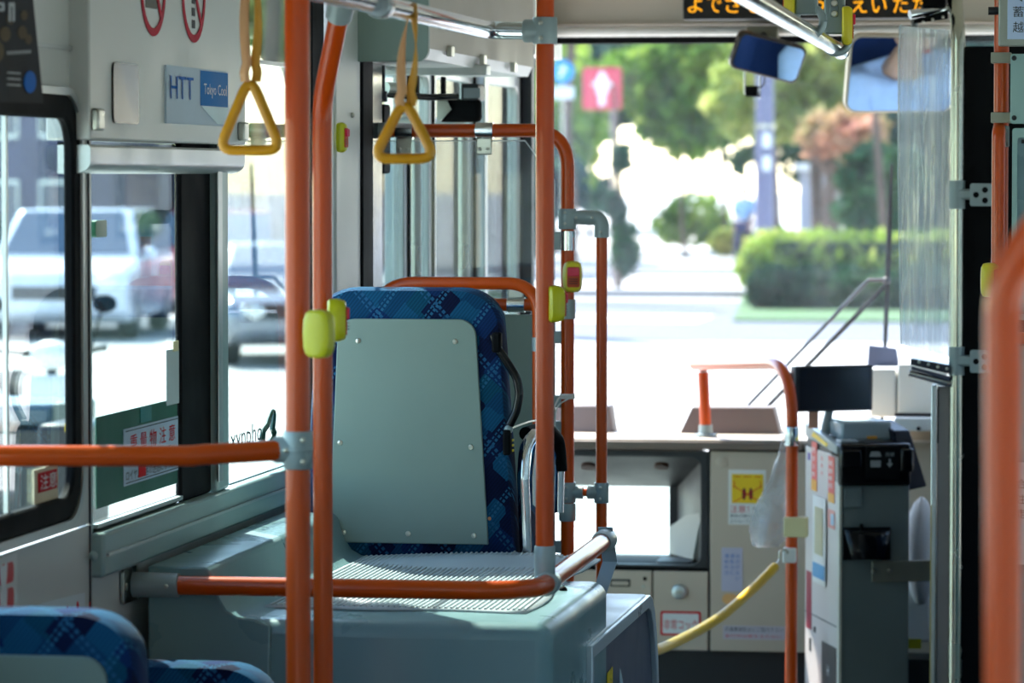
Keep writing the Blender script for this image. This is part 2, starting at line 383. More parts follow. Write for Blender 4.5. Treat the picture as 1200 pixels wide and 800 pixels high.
# middle section
Y1, Y2, Y2b, Y3, Y3b, Y4 = uy(107), uy(208), uy(243), uy(268), uy(362), uy(376)
YP0, YP1 = uy(378), uy(407)
zb2 = zy(150, 601)          # glass bottom
zt2 = zy(150, 200)
zsill = zy(200, 592)
zbeam = zy(200, 640)
ob('wall_panel', M().prism(rr(FW, Y0+.001, 0, YP0, zbeam-.002), (-.04,0,0)), WALL, wl)
ob('sill_beam', M().box((XW-.04, Y0+.001, zbeam), (XW+.025, YP1, zsill)), WALLD, wl, bev=.006)
ob('beam_lip', M().box((XW+.025, Y0+.01, zbeam+.035), (XW+.031, YP1, zbeam+.040)), ALU, wl)
ob('end_bead', M().box((XW-.04, Y0-.003, .6), (XW+.004, Y0+.002, 2.3)), ALU, wl)
ob('end_post', M().box((XW-.006, Y0+.002, zsill), (XW+.0, Y1, 2.3)), WALLD, wl)
ob('window_post', M().box((XW-.006, Y2b, zsill), (XW+.02, uy(268,.02), 2.32)), WALLD, wl, bev=.008)
ob('post_channel', M().box((XW+.02, uy(254,.02), zsill+.02), (XW+.023, uy(259,.02), 2.32)), ALU, wl, bev=.002)
wn = struct('window_2')
ob('window_frame', M().box((XW-.007, Y2, zsill), (XW+.006, Y2b, 2.2)), BLACK, wn, bev=.006)
ob('window_frame', M().box((XW-.007, Y1, zsill), (XW-.001, Y2, zb2+.002)), DARK, wn, bev=.003)
ob('frame_track', M().box((XW-.002, Y1, zsill+.006), (XW+.008, Y2, zsill+.013)), ALU, wn)
ob('pane', M().box((XW-.006, Y1, zb2), (XW-.003, Y2, 2.15)), GLASS, wn)
ob('latch', M().prism(rr(fw(-.002), uy(108), zy(112, 278), uy(121), zy(112, 258), .006), (.008,0,0)), mat('green latch', (60,120,90), .4), wn)
wn = struct('window_3')
ob('window_frame', M().box((XW-.007, Y3b, zsill), (XW+.008, Y4, 2.32)), BLACK, wn, bev=.004)
ob('window_frame', M().box((XW-.007, Y3, zsill), (XW+.002, Y3b, zy(300, 560)+.004)), DARK, wn, bev=.003)
ob('pane', M().box((XW-.006, Y3, zsill), (XW-.003, Y3b, 2.32)), GLASS, wn)
ob('glazing_bar', M().box((XW-.008, Y3, zy(310, 73)-.004), (XW-.001, Y3b, zy(310, 73)+.004)), ALU, wn)
LOGO = mat('dark green transfer', (15, 60, 48), .4)
f3 = fw(-.002)
txt(f3, 'xynpho', uy(269)+.01, zy(290, 528), .05, LOGO, wn, w=uy(306)-uy(269), lift=.0, shear=0)
lp = [f3.p(uy(316)+.055*math.sin(a)*(.5 if math.cos(a) > 0 else 1)+.035*math.cos(a), zy(316, 503)+.036*math.cos(a), 0) for a in [k*2*math.pi/24 for k in range(25)]]
ob('leaf_loop', M().tube(lp, [.003+.004*abs(math.sin(k*math.pi/24)) for k in range(25)], 6), LOGO, wn)
# green notice on window 2
G = thing('window_notice', (XW, Y1+.2, .9), 'dark green notice sheet stuck inside the middle side window', 'notice')
u0, u1 = uy(112), uy(207)
zt, zb = zy(112, 489), zy(112, 597)
fg = fw(-.0025)
plate('sheet', fg, u0, zb, u1, zt, GREEN, G, t=.002)
plate('faded_patch', fg, uy(163), zt-.028, uy(176), zt-.002, mat('faded green', (50,130,130), .4), G, k=.0022)
v0, v1 = zy(145, 570), zy(145, 503)
plate('text_panel', fg, uy(143), v0, u1, v1, LBLUE, G, k=.0022)
plate('rule', fg, uy(145), v1-.005, u1, v1-.004, INK, G, k=.0036)
plate('rule', fg, uy(145), v0+.004, u1, v0+.005, INK, G, k=.0036)
txt(fg, '重 量 物 注 意', uy(150), v1-.042, .030, RED, G, w=uy(203)-uy(150), lift=.0045)
txt(fg, '網棚には重い物を載せないで下さい', uy(147), v1-.064, .017, INK, G, w=uy(205)-uy(147), lift=.0045)
txt(fg, 'ロイヤル乗客の迷惑になります', uy(145), v0+.008, .018, INK, G, w=uy(206)-uy(145), lift=.0045)
plate('red_block', fg, uy(160), v0+.008, uy(168), v0+.028, RED, G, k=.0036)
P = thing('paper_slip', (XW, uy(200), 1.1), 'white paper slip taped above the green notice', 'paper')
plate('slip', fw(.001), uy(193), zy(200, 474), uy(207.5), zy(200, 409), mat('thin paper', (190, 205, 205), .6), P)
plate('tape_piece', fw(.003), uy(200), zy(200, 412), uy(206), zy(200, 400), TAPE, P)

# door pillar
ob('door_pillar', M().box((XW-.04, YP0, 0), (XW+.03, YP1, ZC)), WALL, wl, bev=.006)
ob('pillar_rubber', M().box((XW-.04, YP1, 0), (XW+.035, uy(420), ZC)), BLACK, wl, bev=.008)
ob('pillar_rubber', M().box((XW-.04, uy(421), 0), (XW+.015, uy(441), ZC)), BLACKG, wl, bev=.008)
for py in (378, 135): ob('screw', M().ball((XW+.032, uy(396), zy(396, py)), .006, 8, 5), STEEL, wl)
ob('floor_kerb', M().box((XW, 8.6, 0), (XW+.02, 11.2, .03)), STEEL, wl)

# folding front door
dr = struct('door_1')
yd = [uy(443), 9.22, 9.72, 10.35, 10.98]
for k in range(4):
    a, b = yd[k]+.006, yd[k+1]-.006; xo = XW-.03 - (.03 if k in (1, 2) else 0)
    ft = Fr((xo, 0, 0), (0,1,0), (0,0,1))
    lf = ob('door_leaf', M().ring(rr(ft, a, -.02, b, 1.93, .02), rr(ft, a+.045, .1, b-.045, 1.87, .03), (-.03,0,0)), ALU, dr, bev=.004)
    ob('pane', M().prism(rr(ft, a+.03, .09, b-.03, 1.88, k=-.014), (-.004,0,0)), DGLASS, lf)
    ob('edge_rubber', M().box((xo-.035, b-.006, 0), (xo+.006, b+.006, 1.92)), BLACK, dr)
ob('door_handle', M().tube(arc_path([(XW-.02, 9.55, 1.75), (XW+.05, 9.55, 1.75), (XW+.05, 9.55, .6), (XW-.02, 9.55, .6)], .04), .014), STEEL, dr)
ob('door_handle', M().tube(arc_path([(XW-.02, 9.0, 1.75), (XW+.03, 9.0, 1.75), (XW+.03, 9.0, .6), (XW-.02, 9.0, .6)], .04), .012), STEEL, dr)
ob('wall_panel', M().box((XW-.05, uy(441), 1.97), (XW-.0, 11.6, ZC)), WALL, wl)
ob('front_corner_post', M().box((XW-.05, 11.0, -.1), (XW+.0, 11.05, 2.0)), DARK, wl)

# right wall with windows; unseen rear wall kept solid to cut light from behind
wr = struct('wall_right'); FR = Fr((XR, 0, 0), (0,-1,0), (0,0,1))
for i, (a, b) in enumerate(((-.5, 2.0), (2.1, 4.4), (4.5, 6.9), (7.0, 9.2), (9.5, 11.2))):
    lo = .85 if i == 4 else .95
    ob('wall_panel', M().ring(rr(FR, -b-.05, .5, -a+.05, 2.2, .001, 6), rr(FR, -b+.04, lo, -a-.04, 1.98, .05, 6), (.05,0,0)), WALL, wr)
    wn = struct('window_%d' % (5+i))
    ob('window_frame', M().ring(rr(FR, -b+.03, lo-.01, -a-.03, 1.99, .06, 6, k=.01), rr(FR, -b+.06, lo+.02, -a-.06, 1.96, .05, 6, k=.01), (.03,0,0)), BLACK, wn)
    ob('pane', M().prism(rr(FR, -b+.05, lo+.01, -a-.05, 1.97), (.004,0,0)), GLASS, wn)
ob('wall_panel', M().box((XR, -.6, 0), (XR+.05, 11.6, .5)), WALL, wr)
ob('wall_panel', M().box((XR, -.6, 2.2), (XR+.05, 11.6, ZC)), WALL, wr)
wb = struct('wall_rear'); FB = Fr((0, -.6, 0), (-1,0,0), (0,0,1))
ob('wall_panel', M().prism(rr(FB, -XR-.05, 0, -XW+.05, ZC, .001, 6), (0,-.05,0)), WALL, wb)
wn = struct('window_4'); ob('pane', M().box((XW-.022, 0, w1[1]), (XW-.018, 3.3, w1[3])), GLASS, wn)

# ------------------------------------------------------------ front end: windshield, header
YS = 11.62
zw0, zw1 = zpx(520, YS), zpx(44, YS)
wf = struct('window_10')
def bow(x): return YS - .10*((x+.54)/1.2)**4
n = 24; m = M(); xs = [XW-.02+(XR-XW+.04)*i/n for i in range(n+1)]
vs = []
for x in xs: vs += [(x, bow(x), zw0-.05), (x, bow(x)-.03, zw1+.03)]
m.add(vs, [(2*i, 2*i+2, 2*i+3, 2*i+1) for i in range(n)])
ob('windshield_pane', m, WSG, wf)
ob('windshield_gasket', M().tube([(x, bow(x)-.035, zw1+.012) for x in xs], .016, 8), BLACK, wf)
ob('windshield_gasket', M().tube([(x, bow(x)-.0, zw0-.045) for x in xs], .016, 8), BLACK, wf)
hd = struct('trim_1')   # header above the windshield
zh = zpx(37, 11.45)
ob('header_bar', M().tube([(XW, 11.385, zh), (XR, 11.385, zh)], .015, 12), WHITE, hd)
ob('header_seal', M().box((XW, 11.42, zh-.034), (XR, 11.47, zh-.018)), BLACK, hd)
fh = fy(11.36)
ob('header_panel', M().hexa([(XW, 11.40, zh+.02), (XR, 11.40, zh+.02), (XR, 11.5, zh+.02), (XW, 11.5, zh+.02), (XW, 11.28, ZC), (XR, 11.28, ZC), (XR, 11.5, ZC), (XW, 11.5, ZC)]), CREAM, hd, bev=.004)
zg0 = zpx(10, 11.34)
def gp(px, py): return PY(px, py, 11.385)
ob('panel_groove', M().tube(arc_path([gp(671, -60), gp(671, 10), gp(830, 10)], .03), .003, 6), DARK, hd)
ob('header_top', M().box((XW-.05, 11.45, zh+.02), (XR+.05, 11.9, ZC)), CREAM, hd)
ob('mirror_mount', M().box((xpx(876, 11.38), 11.34, zpx(47, 11.38)), (xpx(912, 11.38), 11.42, zpx(31, 11.38))), mat('mount olive grey', (120,118,100), .5), hd, bev=.003)

# door header duct on the left
dh = struct('trim_2')
za = PY(455, 72, 8.3).z; xa = PY(502, 72, 8.3).x
fd = fy(8.3)
ob('duct_end', M().prism([fd.p(XW, ZC), fd.p(XW, za)]+[fd.p(xa-.025+.025*math.sin(a), za+.025-.025*math.cos(a)) for a in [k*math.pi/12 for k in range(7)]]+[fd.p(xa, ZC)], (0, .02, 0)), PANEL, dh, bev=.002)
ob('duct_side', M().box((xa-.03, 8.325, za+.03), (xa-.006, 9.85, ZC)), CREAM, dh)
ob('duct_bottom', M().hexa([(XW, 8.325, za+.005), (xa-.02, 8.325, za+.005), (xa-.02, 9.85, za+.005), (XW, 9.85, za+.005), (XW, 8.325, za+.02), (xa-.008, 8.325, za+.032), (xa-.008, 9.85, za+.032), (XW, 9.85, za+.02)]), WHITE, dh, bev=.002)  # white here stands in for sunlight on the beige underside
for px, py in ((527, 60), (565, 70), (601, 79)):
    p = PX(px, py, xa-.004); ob('clip', M().box(p-V((.004, .02, .012)), p+V((.008, .02, .012))), STEEL, dh, bev=.002)
# door drive
dm = thing('door_drive', (XW+.06, 8.9, 1.6), 'black door drive cylinder and arms hanging under the door header', 'mechanism')
def zz(px, py, Y): return PY(px, py, Y)
a = zz(441, 76, 8.75); b = zz(441, 118, 8.75); ob('cylinder_body', M().lathe(a, (0,0,-1), [(0,.021),(.06,.021),(.061,.026),(.085,.026),(.086,.02)], 16), BLACKG, dm)
a = zz(437, 122, 8.72); ob('gear_box', M().box(a+V((-.035,-.02,-.16)), a+V((.03,.06,0))), BLACK, dm, bev=.006)
ob('support_plate', M().box(zz(450, 88, 9.0), zz(575, 76, 9.06)), ALU, dm, bev=.003)
ob('drive_rod', M().tube([zz(448, 110, 8.9), zz(503, 114, 9.0), zz(535, 113, 9.1)], .008, 10), BLACKG, dm)
ob('drive_rod', M().tube([zz(452, 103, 8.9), zz(470, 104, 8.95)], .014, 10), STEEL, dm)
ob('bracket', M().box(zz(480, 115, 9.1), zz(492, 84, 9.13)), BLACK, dm, bev=.003)
ob('bracket', M().box(zz(516, 112, 9.1), zz(523, 90, 9.13)), BLACK, dm, bev=.003)
ob('motor', M().box(zz(540, 118, 9.2), zz(568, 99, 9.3)), DARK, dm, bev=.005)
ob('motor_label', M().box(zz(543, 115, 9.195), zz(563, 103, 9.199)), mat('grey label', (130,140,145), .4), dm)
ob('lower_arm', M().box(zz(512, 143, 9.2), zz(566, 116, 9.24)), BLACK, dm, bev=.012)
ob('arm_plate', M().prism([zz(516, 142, 9.19), zz(529, 128, 9.19), zz(524, 118, 9.19), zz(512, 118, 9.19), zz(512, 142, 9.19)], (0,.006,0)), STEEL, dm)

# ------------------------------------------------------------ dashboard
da = struct('trim_3')
YD = 11.1
zc = zpx(515, YD); zc2 = zpx(527, YD); fdash = fy(YD)
def X_(px): return xpx(px, YD)
def Z_(py): return zpx(py, YD, 800)
ob('dash_top', M().box((XW, YD-.02, zc-.006), (XR, 11.6, zc)), BEIGE, da, bev=.002)
ob('dash_edge', M().box((XW, YD-.03, zc2), (X_(940), YD+.02, zc-.006)), BEIGED, da, bev=.004)
# cubby with lower corner window
ao = (XW+.005, Z_(665), X_(830), Z_(529)); ai = (X_(600), Z_(662), X_(822), Z_(535))
ob('cubby_rim', M().ring(rr(fdash, *ao, .002, 6), rr(fdash, *ai, .03, 6), (0,.03,0)), DASHD, da, bev=.003)
wx = X_(767); yb = YD+.38
def q(px, py, dy=0): p = PY(px, py, YD); return V((p.x, YD+dy, p.z))
ob('cubby_top', M().hexa([q(600,535,.03), q(826,535,.03), V((wx+.03, yb, Z_(583)+.0)), V((XW, yb, Z_(583))), q(600,529,.03), q(826,529,.03), V((wx+.03, yb, Z_(529))), V((XW, yb, Z_(529)))]), DASHD, da)
for px in (686, 772):
    p = q(px, 541, .05); p.z -= .004
    c_ = ob('cup_recess', M().lathe(q(px, 541, .07)+V((0,0,-.012)), (0,-.45,-1), [(0,.022),(.012,.022),(.0121,.016),(.004,.014)], 16), mat('brown recess', (70,45,32), .4), da)
ob('cubby_side', M().prism([q(826,533,.03), q(826,664,.03), V((wx+.025, yb, Z_(664))), V((wx+.025, yb, Z_(583)))], (.012,0,0)), mat('grey cubby side', (80, 80, 78), .5), da)
ob('side_flap', M().prism([q(768,628,.3)+V((.006,0,0)), q(790,610,.2)+V((.012,0,0)), q(815,604,.1)+V((.006,0,0)), q(806,660,.12), q(768,660,.3)+V((.006,0,0))], (.006,0,0)), mat('light flap', (135,135,128), .5), da)
ob('cubby_floor', M().prism([q(600,664,.02), q(828,664,.02), V((wx+.03, yb, Z_(664)-.006)), V((XW, yb, Z_(664)-.006))], (0,0,-.01)), BLACK, da)
ob('floor_tray', M().prism(rr(Fr((0,0,Z_(664)+.002),(1,0,0),(0,1,0)), X_(766), YD+.06, X_(808), YD+.2, .02), (0,0,.006)), DASHD, da)
wq = struct('window_11')
ob('pane', M().box((XW, yb+.02, Z_(668)), (wx+.02, yb+.024, Z_(575))), GLASS, wq)
ob('window_frame', M().box((wx+.0, yb, Z_(668)), (wx+.03, yb+.03, Z_(575))), DASHD, wq)
# cabinet fronts
def cab(name, x0, y0, x1, y1, mt=BEIGE, **k):
    return plate(name, fdash, X_(x0), Z_(y1), X_(x1), Z_(y0), mt, da, t=.012, r=.003, bev=.002, **k)
ob('dash_body', M().box((XW, YD+.03, Z_(764)), (wx+.03, 11.5, Z_(667))), DARK, da)
ob('dash_body', M().box((X_(832), YD+.005, Z_(764)), (X_(960), 11.5, zc2)), DARK, da)
ob('dash_body', M().box((X_(831), YD+.001, Z_(764)), (X_(834), YD+.01, zc2)), DARK, da)
cab('locker_front', 600, 669, 765, 763); cab('locker_front', 767, 669, 831, 761)
tp = cab('locker_front', 834, 528, 950, 761)
ob('kick_panel', M().box((XW, YD+.04, 0), (XR, YD+.1, Z_(764))), DARK, da)
ob('front_bulkhead', M().box((XW, 11.5, -.2), (XR, 11.56, Z_(668))), DARK, da)
fk = fy(YD-.012)
k_ = ob('lock_knob', M().lathe((X_(797.5), YD-.012, Z_(692.5)), (0,-1,0), [(0,.022),(.012,.021),(.014,.018),(.0145,.003)], 20), ALU, da)
ob('knob_slot', M().box((X_(794), YD-.028, Z_(694)), (X_(801), YD-.026, Z_(691))), STEEL, k_)
ob('round_cap', M().lathe((X_(847), YD-.012, Z_(540)), (0,-1,0), [(0,.016),(.004,.016),(.005,.012)], 20), BEIGE, da)
for x, y, r in ((757,678,.004),(755,687,.004),(753,698,.004),(762,752,.003)):
    ob('screw', M().lathe((X_(x), YD-.012, Z_(y)), (0,-1,0), [(0,r*1.5),(.002,r*1.3)], 12), STEEL if y > 680 else BLACK, da)
hn = plate('recessed_handle', fk, X_(716), Z_(688), X_(740), Z_(679), DARK, da, r=.003, t=.002)
plate('handle_pull', fk, X_(718), Z_(686), X_(738), Z_(681.5), BEIGE, hn, k=.002, t=.003, r=.002)
# humps on the dash
for a, b, t0, t1, yy in ((797, 915, 810, 906, 11.34), (640, 719, 650, 713, 11.34)):
    z0 = zc; z1 = zpx(478, yy)
    ob('dash_hood', M().prism([(xpx(a,yy), yy, z0), (xpx(b,yy), yy, z0), (xpx(t1,yy), yy+.03, z1), (xpx(t0,yy), yy+.03, z1)], (0,.1,0)), mat('hood taupe', (112, 98, 92), .6), da, bev=.004)
# driver's side console seen between fare box and partition
ob('console', M().box((xpx(1042, 11.0), 10.98, .0), (XR, 11.4, zpx(600, 11))), BEIGE, da, bev=.01)
ob('console', M().box((xpx(1050, 11.2), 11.15, .3), (xpx(1200, 11.2), 11.5, zpx(488, 11.2))), BEIGE, da, bev=.01)
ob('console_screen_hood', M().box((xpx(1022, 11.3), 11.25, zpx(486, 11.3)), (xpx(1052, 11.3), 11.45, zpx(430, 11.3))), WHITE, da, bev=.006)
ob('console_screen_hood', M().box((xpx(1054, 11.3), 11.25, zpx(486, 11.3)), (xpx(1112, 11.3), 11.45, zpx(424, 11.3))), WHITE, da, bev=.006)
ob('console_ledge', M().box((xpx(1050, 11.1), 11.05, zpx(502, 11.1)), (xpx(1120, 11.1), 11.2, zpx(487, 11.1))), WHITE, da, bev=.004)
ob('console_strip', M().box((xpx(1050, 11.14), 11.13, zpx(487, 11.1)), (xpx(1120, 11.14), 11.15, zpx(483, 11.1))), DARK, da)
for px in (1078, 1098): ob('console_knob', M().ball((xpx(px, 11.05), 11.045, zpx(500, 11.05)), .006, 8, 6), BLACK, da)
# stickers on dash
plate('hazard_sticker', fk, X_(855), Z_(613), X_(899), Z_(549), PAPER, tp)
plate('pictogram_ground', fk, X_(859), Z_(588), X_(896), Z_(554), SPYEL, tp, k=.0015)
m = M()
for s in (-1, 1):
    m.prism([fk.p(X_(877.5+s*4)+.006*math.cos(t)*1.0, Z_(577)+.018*math.sin(t), .003) for t in [k*.5236 for k in range(12)]], fk.N*.0006)
ob('footprint', m, mat('maroon print', (120, 30, 20), .5), tp)
m = M()
for a, b in (((861,587),(894,568)), ((861,568),(894,587)), ((862,557),(869,557)), ((873,557),(882,557)), ((886,557),(893,557)), ((862,562),(862,570)), ((893,562),(893,570))):
    m.tube([fk.p(X_(a[0]), Z_(a[1]), .003), fk.p(X_(b[0]), Z_(b[1]), .003)], .0012, 5)
ob('red_cross_lines', m, RED, tp)
txt(fk, '注意！', X_(857), Z_(599), .021, RED, tp, w=.055)
txt(fk, '警告', X_(884), Z_(599), .016, INK, tp, w=.03)
txt(fk, '黄色の線の内側に', X_(857), Z_(605), .011, INK, tp, w=.1)
txt(fk, '立たないでください', X_(857), Z_(611), .011, INK, tp, w=.1)
plate('vertical_notice', fk, X_(847), Z_(691), X_(872), Z_(640), mat('pale mauve sticker', (190, 186, 205), .5), tp)
for k, s in enumerate(('運転中は', '運転士に', '話かけない')):
    for j, ch in enumerate(s): txt(fk, ch, X_(851+k*6.5), Z_(652+j*6.5), .011, BLUP, tp)
plate('orange_splash', fk, X_(848), Z_(706), X_(866), Z_(694), mat('orange print', (232,175,110), .5), tp, r=.015)
plate('vertical_notice', fk, X_(849), Z_(747), X_(922), Z_(731), mat('pale blue mauve sticker', (196, 188, 198), .5), tp)
txt(fk, '交通事故防止にご協力下さい', X_(851), Z_(738), .014, INK, tp, w=X_(920)-X_(851))
txt(fk, '走行中は席を立たない', X_(851), Z_(745), .010, RED, tp, w=X_(918)-X_(851))
st = plate('emergency_sticker', fk, X_(775.5), Z_(744), X_(823), Z_(715.5), RED, da, r=.006)
plate('sticker_centre', fk, X_(778), Z_(741.5), X_(820.5), Z_(718), PAPER, st, r=.003, k=.0014)
txt(fk, '非常コック', X_(779.5), Z_(737), .030, RED, st, w=X_(819)-X_(779.5), lift=.003)
# ============================================================ LEFT SIDE FITTINGS
t4 = struct('trim_4')   # deep panel over the middle window
OFF = .035; fv = fw(OFF)
def vu(px): return PX(px, 205, XW+OFF).y
def vz(px, py): return PX(px, py, XW+OFF).z
zv = vz(200, 167)
ob('overhead_panel', M().box((XW-.04, vu(106), zv), (XW+OFF, vu(288), 2.32)), WALL, t4, bev=.004)
prof = [(0,zv-.003),(0,zv-.008),(OFF-.004,zv-.008),(OFF,zv-.012),(OFF,zv-.035)]+[(OFF-.03+.03*math.cos(a), zv-.035-.02*math.sin(a)) for a in [k*math.pi/12 for k in range(1,7)]]+[(0,zv-.055)]
ob('blind_rail', M().prism([(XW-.02+x+.02*(x>0), vu(106), z) for x, z in prof], (0, vu(287)-vu(106), 0)), ALU, t4)
for px, py in ((110, 140), (281, 154)):
    p = PX(px, py, XW+OFF); ob('catch', M().box(p-V((0,.02,.018)), p+V((.014,.02,.018))), STEEL, t4, bev=.004)
ob('hidden_seam', M().box((XW, Y0-.004, .3), (XW+.003, Y0+.0, ZC)), DARK, t4)

# signs on that panel
def sgn(name, loc, label, cat='sign', group=None): return thing(name, loc, label, cat, group)
MIRP = mat('dark mirror plate', (44, 39, 38), .2, .9, var=.35, scale=5)
T = sgn('inspection_mirror', PX(146,145,XW+OFF), 'small dark rounded mirror plate left of the blue and white sign', 'mirror')
plate('mirror_plate', fv, vu(131), vz(146,145), vu(161), vz(146,74), MIRP, T, r=.015, t=.004)
plate('edge', fv, vu(158), vz(146,144), vu(162), vz(146,77), BLACK, T, r=.01, t=.002)
T = sgn('campaign_sign', PX(228,145,XW+OFF), 'glossy blue and white acrylic sign with the letters HTT')
u0, u1 = vu(193), vu(265); z0, z1 = vz(228,146), vz(228,80)
plate('sign_plate', fv, u0, z0, u1, z1, mat('glossy white plate', (196,210,224), .6, spec=.05), T, t=.004)
um = u0+(u1-u0)*.53
plate('blue_field', fv, um, z0+.035, u1-.004, z1-.003, mat('glossy blue print', (40,120,190), .6, spec=.05), T, k=.0045, t=.0006)
m = M().prism([fv.p(a, b, .005) for a, b in ((um, z0+.035), (um+.05, z0+.022), (u1-.09, z0+.003), (u1-.004, z0+.003), (u1-.004, z0+.035))], fv.N*.0005)
ob('blue_wave', m, mat('pale cyan print', (225,240,245), .6, spec=.05), T)
txt(fv, 'HTT', u0+.02, z1-.058, .040, mat('mid blue print', (30,100,180), .6, spec=.05), T, w=.17, lift=.006)
txt(fv, 'Tokyo Cool', um+.02, z1-.052, .026, WHP, T, w=u1-um-.04, lift=.0065)
for k, (pc, py, hgt) in enumerate(((179.5, -17, 0), (227, -7, 0))):
    T = sgn('prohibition_sign', PX(pc, 45, XW+OFF), ('round red prohibition sign with a phone, farther back of the two on the panel', 'round red prohibition sign with a cigarette, nearer the windshield of the two on the panel')[k], group=None)
    uc, zc_ = vu(pc), vz(pc, py); r = .088
    m = M().ring([fv.p(uc+r*math.cos(a), zc_+r*math.sin(a), .001) for a in [j*math.pi/16 for j in range(32)]], [fv.p(uc+(r-.014)*math.cos(a), zc_+(r-.014)*math.sin(a), .001) for a in [j*math.pi/16 for j in range(32)]], fv.N*.001)
    pl_ = ob('red_ring', m, mat('dull red print', (185,45,62), .6, spec=.08), T)
    ob('slash', M().prism([fv.p(uc-.045, zc_+.06, .0012), fv.p(uc-.035, zc_+.068, .0012), fv.p(uc+.06, zc_-.048, .0012), fv.p(uc+.05, zc_-.056, .0012)], fv.N*.001), pl_.data.materials[0], T)
    if k == 0:
        plate('pictogram', fv, uc-.05, zc_-.04, uc+.03, zc_+.03, mat('olive print', (60,62,40), .5), T, k=.0004, t=.0006, r=.004)
    else:
        for j in range(4): plate('pictogram', fv, uc-.012, zc_-.062+j*.022, uc+.012, zc_-.047+j*.022, INK, T, k=.0004, t=.0006)
# hanging advert
A = thing('hanging_poster', PX(25, 120, XW+.09), 'dark hanging advertisement poster with a blue disc near the window top', 'poster')
def pw(px, py, k=.09): return PX(px, py, XW+k)
pc = [(-60, 118), (51, 121), (36, -30), (-60, -30)]
ob('poster_sheet', M().prism([pw(a, b) for a, b in pc], (-.002,0,0)), mat('dark photo print', (44, 46, 50), .7, var=.5, scale=9, spec=.1), A)
m = M()
for cx, cy, r in ((-5,60,14),(6,40,9),(26,38,8),(33,46,6),(12,22,7),(28,18,6),(-20,30,12)):
    m.prism([pw(cx+r*.7*math.cos(a), cy+r*math.sin(a), .0905) for a in [k*.5236 for k in range(12)]], (.0004,0,0))
ob('warm_blotches', m, mat('warm blotch print', (90, 78, 62), .7, var=.3, spec=.1), A)
ob('blue_disc', M().prism([pw(35+7*math.cos(a), 96+13*math.sin(a), .091) for a in [k*.2618 for k in range(24)]], (.0006,0,0)), mat('bright blue print', (30,105,190), .7, spec=.1), A)
GWP = mat('grey white print', (180,185,190), .6, spec=.1)
for grp in (((10,3,17,8),(10,8,12.5,25),(14.5,8,17,25)), ((-4,3,2,6),(-4,10,4,13),(2,3,5,13))):
    m = M()
    for x0, y0, x1, y1 in grp: m.prism([pw(x0,y0,.091), pw(x1,y0,.091), pw(x1,y1,.091), pw(x0,y1,.091)], (.0006,0,0))
    ob('heading_letter', m, GWP, A)
m = M()
for k in range(9): m.prism([pw(8+k*3.2, 60-k*.2,.091), pw(10+k*3.2, 60-k*.2,.091), pw(10+k*3.2, 64-k*.2,.091), pw(8+k*3.2, 64-k*.2,.091)], (.0006,0,0))
for k in range(3): m.prism([pw(8, 84+k*7,.091), pw(24, 85+k*7,.091), pw(24, 87+k*7,.091), pw(8, 86+k*7,.091)], (.0006,0,0))
ob('small_print', m, mat('dim white print', (140,145,150), .5), A)
# lower wall stickers
fl = fw(.001)
T = sgn('priority_sticker', PX(6,715,XW), 'white sticker with red squares and white pictograms beside the seat', 'sticker')
plate('sticker_sheet', fl, uy(-25), zy(5,718), uy(16), zy(5,652), PAPER, T)
for k, (a, b) in enumerate(((660, 684), (690, 714))):
    plate('red_square', fl, uy(-6), zy(5,b), uy(11), zy(5,a), mat('bright red print', (215,40,50), .4), T, k=.0013, r=.01)
fr6 = fl.p(uy(4), zy(4,672), .0035)
m = M()
for y in (672, 702):
    c = PX(4, y, XW+.004)
    m.prism([c+V((0, .020*math.cos(a), .022*math.sin(a)+(.01*math.cos(2*a)))) for a in [k*.5236 for k in range(12)]], (.0006,0,0))
ob('pictogram', m, WHP, T)
T = sgn('slanted_sticker', PX(75,718,XW), 'pale sticker with small red marks above the blue seat top', 'sticker')
ob('sticker_sheet', M().prism([PX(47,707,XW+.001), PX(99,694,XW+.001), PX(99,745,XW+.001), PX(47,755,XW+.001)], (.001,0,0)), mat('pale grey sticker', (215,222,226), .5), T)
for x, y in ((79, 718), (91, 713)): ob('red_mark', M().ball(PX(x, y, XW+.0025), .010, 8, 6, (.1,.8,1.3)), RED, T)
T = sgn('striped_label', PX(103,720,XW), 'tiny red and black striped label on the wall seam', 'sticker')
for k, c in enumerate((BLACK, RED, RED, BLACK)):
    plate('stripe', fl, uy(101.5), zy(103, 720-k*5), uy(104.5), zy(103, 715.5-k*5), c, T)

# ============================================================ WHEEL HOUSING BOX, MAT, STEP BOX
zbx = EYE-.765; YB = 6.44; XB = -.962
B = thing('wheel_housing', ((XW+XB)/2, YB+.4, 0), 'grey green moulded wheel housing carrying the front passenger seat', 'housing')
ob('housing_shell', M().box((XW+.035, YB, zbx-.24), (XB, 7.17, zbx)), BOXM, B, bev=.028, seg=5)
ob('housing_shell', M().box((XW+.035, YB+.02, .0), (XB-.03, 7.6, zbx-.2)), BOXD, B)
ob('housing_shell', M().box((XW+.035, 7.1, .1), (-1.24, 8.3, zbx-.002)), BOXM, B, bev=.02)
zl = EYE-.675
